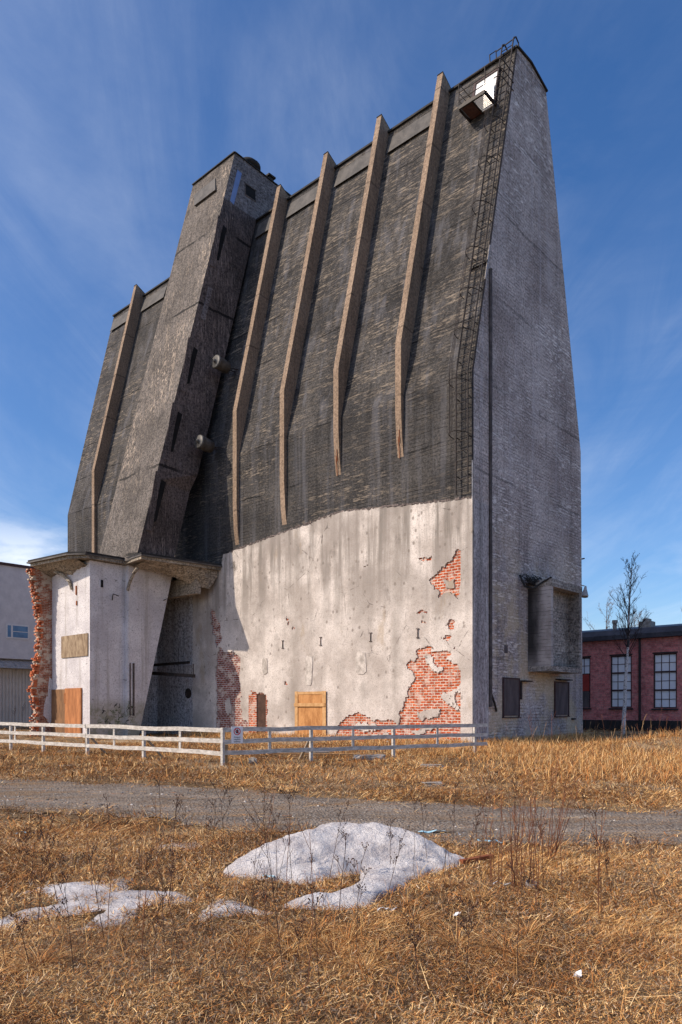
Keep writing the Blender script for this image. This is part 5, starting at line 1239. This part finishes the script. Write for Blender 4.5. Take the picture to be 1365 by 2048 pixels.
# ------------------------------------------------------------------ weeds
def weed_mesh(seed, h, heads=True, r=0.0034, branches=5):
    rnd = random.Random(seed); m = MB(); st = branch_pts((0, 0, -0.02), (rnd.uniform(-.12, .12), rnd.uniform(-.12, .12), 1), h, 8, rnd, 0.05, 0.06)
    m.tube(st, [r*(1-0.06*i) for i in range(9)], 4)
    for k in range(branches):
        f = rnd.uniform(0.5, 0.98); i = min(int(f*8), 7); s = st[i].lerp(st[i+1], f*8-i); a = rnd.uniform(0, 6.28)
        b = branch_pts(s, (math.cos(a)*.55, math.sin(a)*.55, 1), h*rnd.uniform(.10, .24), 4, rnd, 0.05, 0.1); m.tube(b, r*0.6, 3)
        ends = [b[-1]]
        if heads:
            for q in range(5):
                a2 = rnd.uniform(0, 6.28); e = b[-1]+Vector((math.cos(a2)*.030, math.sin(a2)*.030, rnd.uniform(.0, .035))); m.tube([b[-2], e], r*.4, 3); ends.append(e)
            for e in ends: m.lathe(e, (0, 0, 1), [(-.004, .002), (0, .0055), (.005, .003)], 5)
    return m
def weeds():
    kinds = []
    for k in range(6):
        o = weed_mesh(100+k, [0.62, 0.75, 0.5, 0.85, 0.42, 0.68][k], True, 0.0030, 3+k % 3).build('dead_weed', M['weed']); kinds.append(o)
    rnd = random.Random(9)
    # standing places read off the photograph (ground positions in metres)
    spots = [(-2.50, 5.9), (-1.55, 6.1), (-1.42, 6.0), (-1.48, 6.3), (-1.85, 6.9), (-2.3, 7.4), (-0.72, 5.9), (-0.55, 6.4), (-0.50, 5.2), (-0.45, 6.9), (-0.30, 7.0), (-0.12, 7.05), (-0.6, 7.0), (-0.85, 7.1), (-2.9, 6.8), (-0.9, 7.9), (0.1, 6.2), (0.35, 6.0), (-0.02, 5.5), (0.9, 7.6), (0.5, 7.4), (0.7, 7.2), (-1.95, 4.6), (-1.6, 4.4), (-1.1, 4.3), (-0.75, 4.5), (0.75, 4.4), (1.02, 4.2), (0.45, 4.3), (-2.2, 5.3), (-1.2, 5.0), (-2.75, 5.4), (1.55, 8.3), (1.9, 8.2), (2.25, 8.4), (1.2, 7.9), (2.7, 8.1), (2.0, 5.6), (2.3, 6.2), (2.5, 7.2), (-0.3, 4.6), (0.1, 4.9), (-1.3, 7.3), (-1.05, 6.9), (-3.2, 7.5), (-2.0, 8.2), (-3.6, 8.4), (-1.6, 8.0)]
    for i, (x, y) in enumerate(spots):
        o = kinds[i] if i < 6 else kinds[i % 6].copy()
        if i >= 6: C.objects.link(o)
        s = rnd.uniform(0.8, 1.2); o.location = (x, y, G(x, y)); o.scale = (s, s, s); o.rotation_euler = (rnd.uniform(-.12, .12), rnd.uniform(-.12, .12), rnd.uniform(0, 6.28))
        tag(o, 'thin dark dead weed stalk with dried seed heads in the foreground grass', 'weed', 'dead weed stalks in the foreground')
    bare = [weed_mesh(400+k, .55+.1*k, k == 1, 0.0027, 3).build('bare_stalk', M['weed'] if k % 2 else M['red_stem']) for k in range(5)]
    bs = [(-1.75, 5.5), (-1.68, 5.2), (-1.6, 5.8), (-1.5, 5.4), (-1.85, 4.9), (-2.05, 4.5), (-0.62, 4.7), (-0.5, 4.9), (-0.35, 4.5), (-0.2, 4.35), (-0.05, 4.7), (-0.12, 4.25), (-0.42, 5.6), (-0.55, 6.1), (-1.0, 4.6), (-1.3, 4.8), (-2.4, 6.2), (-2.2, 6.5), (0.62, 4.3), (0.72, 4.6), (1.9, 6.9), (1.95, 7.4), (1.75, 7.7), (1.35, 7.2), (1.15, 6.6), (0.95, 6.2), (2.6, 6.0), (-1.9, 7.6), (-1.4, 7.9), (-0.9, 8.3)]
    for i, (x, y) in enumerate(bs):
        o = bare[i] if i < 5 else bare[i % 5].copy()
        if i >= 5: C.objects.link(o)
        s = rnd.uniform(.75, 1.25); o.location = (x, y, G(x, y)); o.scale = (s, s, s); o.rotation_euler = (rnd.uniform(-.16, .16), rnd.uniform(-.2, .2), rnd.uniform(0, 6.28))
        tag(o, 'thin bare upright stalk in the matted foreground grass', 'stalk', 'thin bare stalks in the foreground')
    # reddish thicket of tall bare stems right of the snow
    rd = random.Random(31); tk = empty('stem_thicket', (1.58, 6.7, G(1.58, 6.7)), 0, 'thicket of tall bare reddish stems right of the snow mound', 'plant')
    for k in range(30):
        a = rd.uniform(0, 6.28); r = abs(rd.gauss(0, .24)); p = (r*math.cos(a), r*math.sin(a)*1.5, -.02); h = rd.uniform(.4, 1.2)
        st = branch_pts(p, (rd.uniform(-.14, .14), rd.uniform(-.14, .14), 1), h, 8, rd, .06, .05); m = MB(); m.tube(st, [.0042*(1-.07*i) for i in range(9)], 4)
        for q in range(3):
            i = rd.randint(4, 7); a2 = rd.uniform(0, 6.28); m.tube(branch_pts(st[i], (math.cos(a2)*.5, math.sin(a2)*.5, 1), h*.18, 3, rd, .1, .1), .0022, 3)
        m.build('stem', M['red_stem'], tk)
    tk2 = empty('stem_thicket', (2.25, 7.9, G(2.25, 7.9)), 0, 'forked reddish twig bush at the road edge on the right', 'plant')
    for k in range(9):
        m = MB(); st = branch_pts((rd.uniform(-.05, .05), rd.uniform(-.05, .05), -.02), (rd.uniform(-.5, .35), rd.uniform(-.3, .3), 1), rd.uniform(.5, 1.1), 8, rd, .03, .06); m.tube(st, [.005*(1-.08*i) for i in range(9)], 4)
        for q in range(3):
            i = rd.randint(2, 7); m.tube(branch_pts(st[i], (rd.uniform(-.6, .6), rd.uniform(-.4, .4), 1), .25, 3, rd, .05, .1), .0024, 3)
        m.build('stem', M['red_stem'], tk2)
    # tall stems by the gable and mid field
    stems = [weed_mesh(200+k, 0.9+0.22*k, False, 0.008, 2).build('tall_stalk', M['straw_stem'] if k < 3 else M['red_stem']) for k in range(5)]
    for i in range(70):
        x = rd.uniform(3.5, 17); y = rd.uniform(17, 33)
        if i < 18: x, y = rd.uniform(10, 15.5), rd.uniform(26, 30)
        if 18 <= i < 40:
            p = W(rd.uniform(.3, 2.5), rd.uniform(1.5, 11)); x, y = p.x, p.y
        if i >= 58: x, y = rd.uniform(3.2, 8), rd.uniform(16, 21)
        if pip(np.array([x]), np.array([y]), BLD)[0] or roadmask(np.array([x]), np.array([y]))[0] > .3: x, y = rd.uniform(11, 15), rd.uniform(27, 30)
        o = stems[i] if i < 5 else stems[i % 5].copy()
        if i >= 5: C.objects.link(o)
        s = rd.uniform(.55, 1.0); o.location = (x, y, G(x, y)); o.scale = (s, s, s); o.rotation_euler = (rd.uniform(-.2, .2), rd.uniform(-.2, .2), rd.uniform(0, 6.28))
        tag(o, 'tall dry stalk rising from the golden grass near the grey gable', 'weed', 'tall dry stalks by the gable')
    # saplings before the warehouse
    sp = weed_mesh(300, 2.2, False, 0.02, 9).build('sapling', M['twig'])
    for i in range(9):
        o = sp if i == 0 else sp.copy()
        if i: C.objects.link(o)
        x = -24.5+i*0.75+rd.uniform(-.2, .2); y = 54+rd.uniform(-1, 1); s = rd.uniform(.6, 1); o.location = (x, y, 0); o.scale = (s, s, s); o.rotation_euler = (rd.uniform(-.2, .2), rd.uniform(-.3, .3), rd.uniform(0, 6.28))
        tag(o, 'bare sapling in front of the ribbed warehouse wall', 'sapling', 'saplings by the warehouse')
weeds()

# ------------------------------------------------------------------ stones, planks, litter
def rock(name, x, y, sx, sy, sz, seed, mat, label, cat='stone', rz=0.0, flat=False):
    rnd = random.Random(seed); m = MB(); nu, nv = 14, 8
    for j in range(nv+1):
        b = -math.pi/2+math.pi*j/nv
        for i in range(nu):
            a = 2*math.pi*i/nu; d = Vector((math.cos(a)*math.cos(b), math.sin(a)*math.cos(b), math.sin(b)))
            e = 0.55 if not flat else 0.35
            q = Vector([math.copysign(abs(v)**e, v) for v in d]); q *= 0.8+0.35*mnoise.noise(d*1.7+Vector((seed, 0, 0)))
            m.v.append((q.x*sx/2, q.y*sy/2, q.z*sz/2))
    for j in range(nv):
        for i in range(nu): m.f.append((j*nu+i, j*nu+(i+1) % nu, (j+1)*nu+(i+1) % nu, (j+1)*nu+i)); m.mi.append(0)
    o = m.build(name, mat); o.location = (x, y, G(x, y)+sz*0.28); o.rotation_euler = (0, 0, rz); return tag(o, label, cat)
rock('stone', -2.64, 21.8, 0.32, 0.3, 0.24, 1, M['stone'], 'grey stone just right of the fence corner post')
rock('stone', 2.5, 20.2, 0.75, 0.5, 0.14, 2, M['stone'], 'flat pale stone in the straw in front of the fence', flat=True)
rock('stone', 1.95, 15.6, 0.55, 0.35, 0.10, 3, M['stone'], 'flat pale stone at the far edge of the gravel road', flat=True)
rock('stone', 4.2, 26.6, 0.7, 0.5, 0.35, 4, M['raw_wood'], 'tan boulder beside the right end of the white fence')
rock('rubble', 0.9, 23.4, 1.3, 0.5, 0.22, 5, M['stone'], 'pale rubble lump under the lowest fence rail', 'rubble', 0.5, True)
def heap():
    rnd = random.Random(8)
    m = MB()
    for k in range(46):
        x = rnd.gauss(0, .9); y = rnd.gauss(0, .35); s = rnd.uniform(.06, .16); c = Vector((x, y, rnd.uniform(0, .2))); d = Vector((rnd.uniform(-1, 1), rnd.uniform(-1, 1), rnd.uniform(-.4, .4))).normalized()
        m.beam(c-d*s, c+d*s, s*.9, s*.6, (0, 0, 1), rnd.choice((0, 0, 1)))
    return m
def rubble_heaps():
    for i, (lx, ly, lab) in enumerate(((-2.6, -0.5, 'red brick rubble heap under the largest bared brick patch'), (-6.3, -0.5, 'red brick rubble heap right of the boarded opening'))):
        p = W(lx, ly); h = heap().build('rubble_heap', [M['loose_brick'], M['stone']]); h.location = (p.x, p.y, 0); h.rotation_euler = (0, 0, BA); tag(h, lab, 'rubble')
rubble_heaps()
def board(name, a, b, w, th, mat, label, cat='plank'):
    a = Vector(a); b = Vector(b); c = (a+b)/2; m = MB(); m.beam(a-c, b-c, w, th); o = m.build(name, mat); o.location = c; return tag(o, label, cat)
board('plank', (-3.4, 24.6, .14), (-0.4, 25.3, .10), 0.22, 0.06, M['plank'], 'weathered plank lying behind the fence sign')
board('plank', (-2.4, 23.6, .18), (0.6, 24.6, .08), 0.18, 0.05, M['raw_wood'], 'paler loose plank lying in front of the brick doorway')
board('plank', (1.25, 7.62, .05), (1.62, 7.85, .06), 0.06, 0.04, M['rust'], 'short red-brown stick at the right tip of the snow mound', 'stick')
def scrap(x, y, L, w, mat, label, rz, seed, name='plastic_scrap'):
    rnd = random.Random(seed); n = 7; m = MB(); up, dn = [], []
    for i in range(n+1):
        t = i/n-0.5; z = 0.02+rnd.uniform(0, .03); ww = w*(0.35+0.65*math.cos(t*2.6))*rnd.uniform(.7, 1.1)
        up.append((t*L, ww/2, z)); dn.append((t*L, -ww/2, z+rnd.uniform(-.012, .02)))
    k = len(up); m.v = up+dn+[(a, b, c-.004) for a, b, c in up+dn]
    for i in range(n): m.f += [(i, k+i, k+i+1, i+1), (2*k+i, 2*k+i+1, 3*k+i+1, 3*k+i)]; m.mi += [0, 0]
    o = m.build(name, mat); o.location = (x, y, G(x, y)+.012); o.rotation_euler = (0, 0, rz); return tag(o, label, 'litter')
scrap(-4.12, 9.4, .16, .06, M['litter_blue'], 'bright blue plastic scrap left of all the snow', .3, 1)
scrap(1.82, 8.95, .30, .07, M['litter_blue'], 'blue plastic strip at the road edge right of the snow mound', -.25, 2)
scrap(1.24, 9.75, .42, .10, M['litter_blue'], 'longest pale blue scrap on the gravel behind the mound', .05, 3)
scrap(1.55, 9.55, .14, .03, M['litter_white'], 'white sliver on the gravel between two blue scraps', -.5, 4)
scrap(-0.69, 7.02, .13, .07, M['litter_blue'], 'crumpled bluish wrapper at the foot of the snow mound', .6, 5)
scrap(-7.6, 20.3, .45, .16, M['litter_white'], 'white bag scrap in the straw below the left fence', .2, 6, 'paper_scrap')
scrap(1.42, 4.4, .07, .05, M['litter_white'], 'white paper scrap nearest the camera on the right', 1.0, 7, 'paper_scrap')
scrap(1.48, 6.75, .17, .03, M['litter_white'], 'narrow white strip beside the reddish thicket', -.1, 8, 'paper_scrap')
scrap(0.37, 5.85, .16, .05, M['litter_white'], 'white scrap just below the tail of the snow mound', .1, 9, 'paper_scrap')
scrap(0.9, 5.7, .08, .05, M['litter_white'], 'small crumpled white scrap right of the snow tail', .8, 10, 'paper_scrap')
def can():
    m = MB(); r = 0.05
    for k in range(20):
        a0, a1 = 2*math.pi*k/20, 2*math.pi*(k+1)/20; P = []
        for rr, z in ((r, 0), (r, .05), (r-.004, .05), (r-.004, 0.005)): P += [(rr*math.cos(a0), rr*math.sin(a0), z), (rr*math.cos(a1), rr*math.sin(a1), z)]
        m.add(P, [(0, 1, 3, 2), (2, 3, 5, 4), (4, 5, 7, 6), (6, 7, 1, 0)])
    o = m.build('tin_lid', M['pale_steel']); o.location = (1.74, 6.72, G(1.74, 6.72)+.02); o.rotation_euler = (.25, .1, 0); tag(o, 'round rusty tin ring lying in the reddish thicket', 'litter')
can()
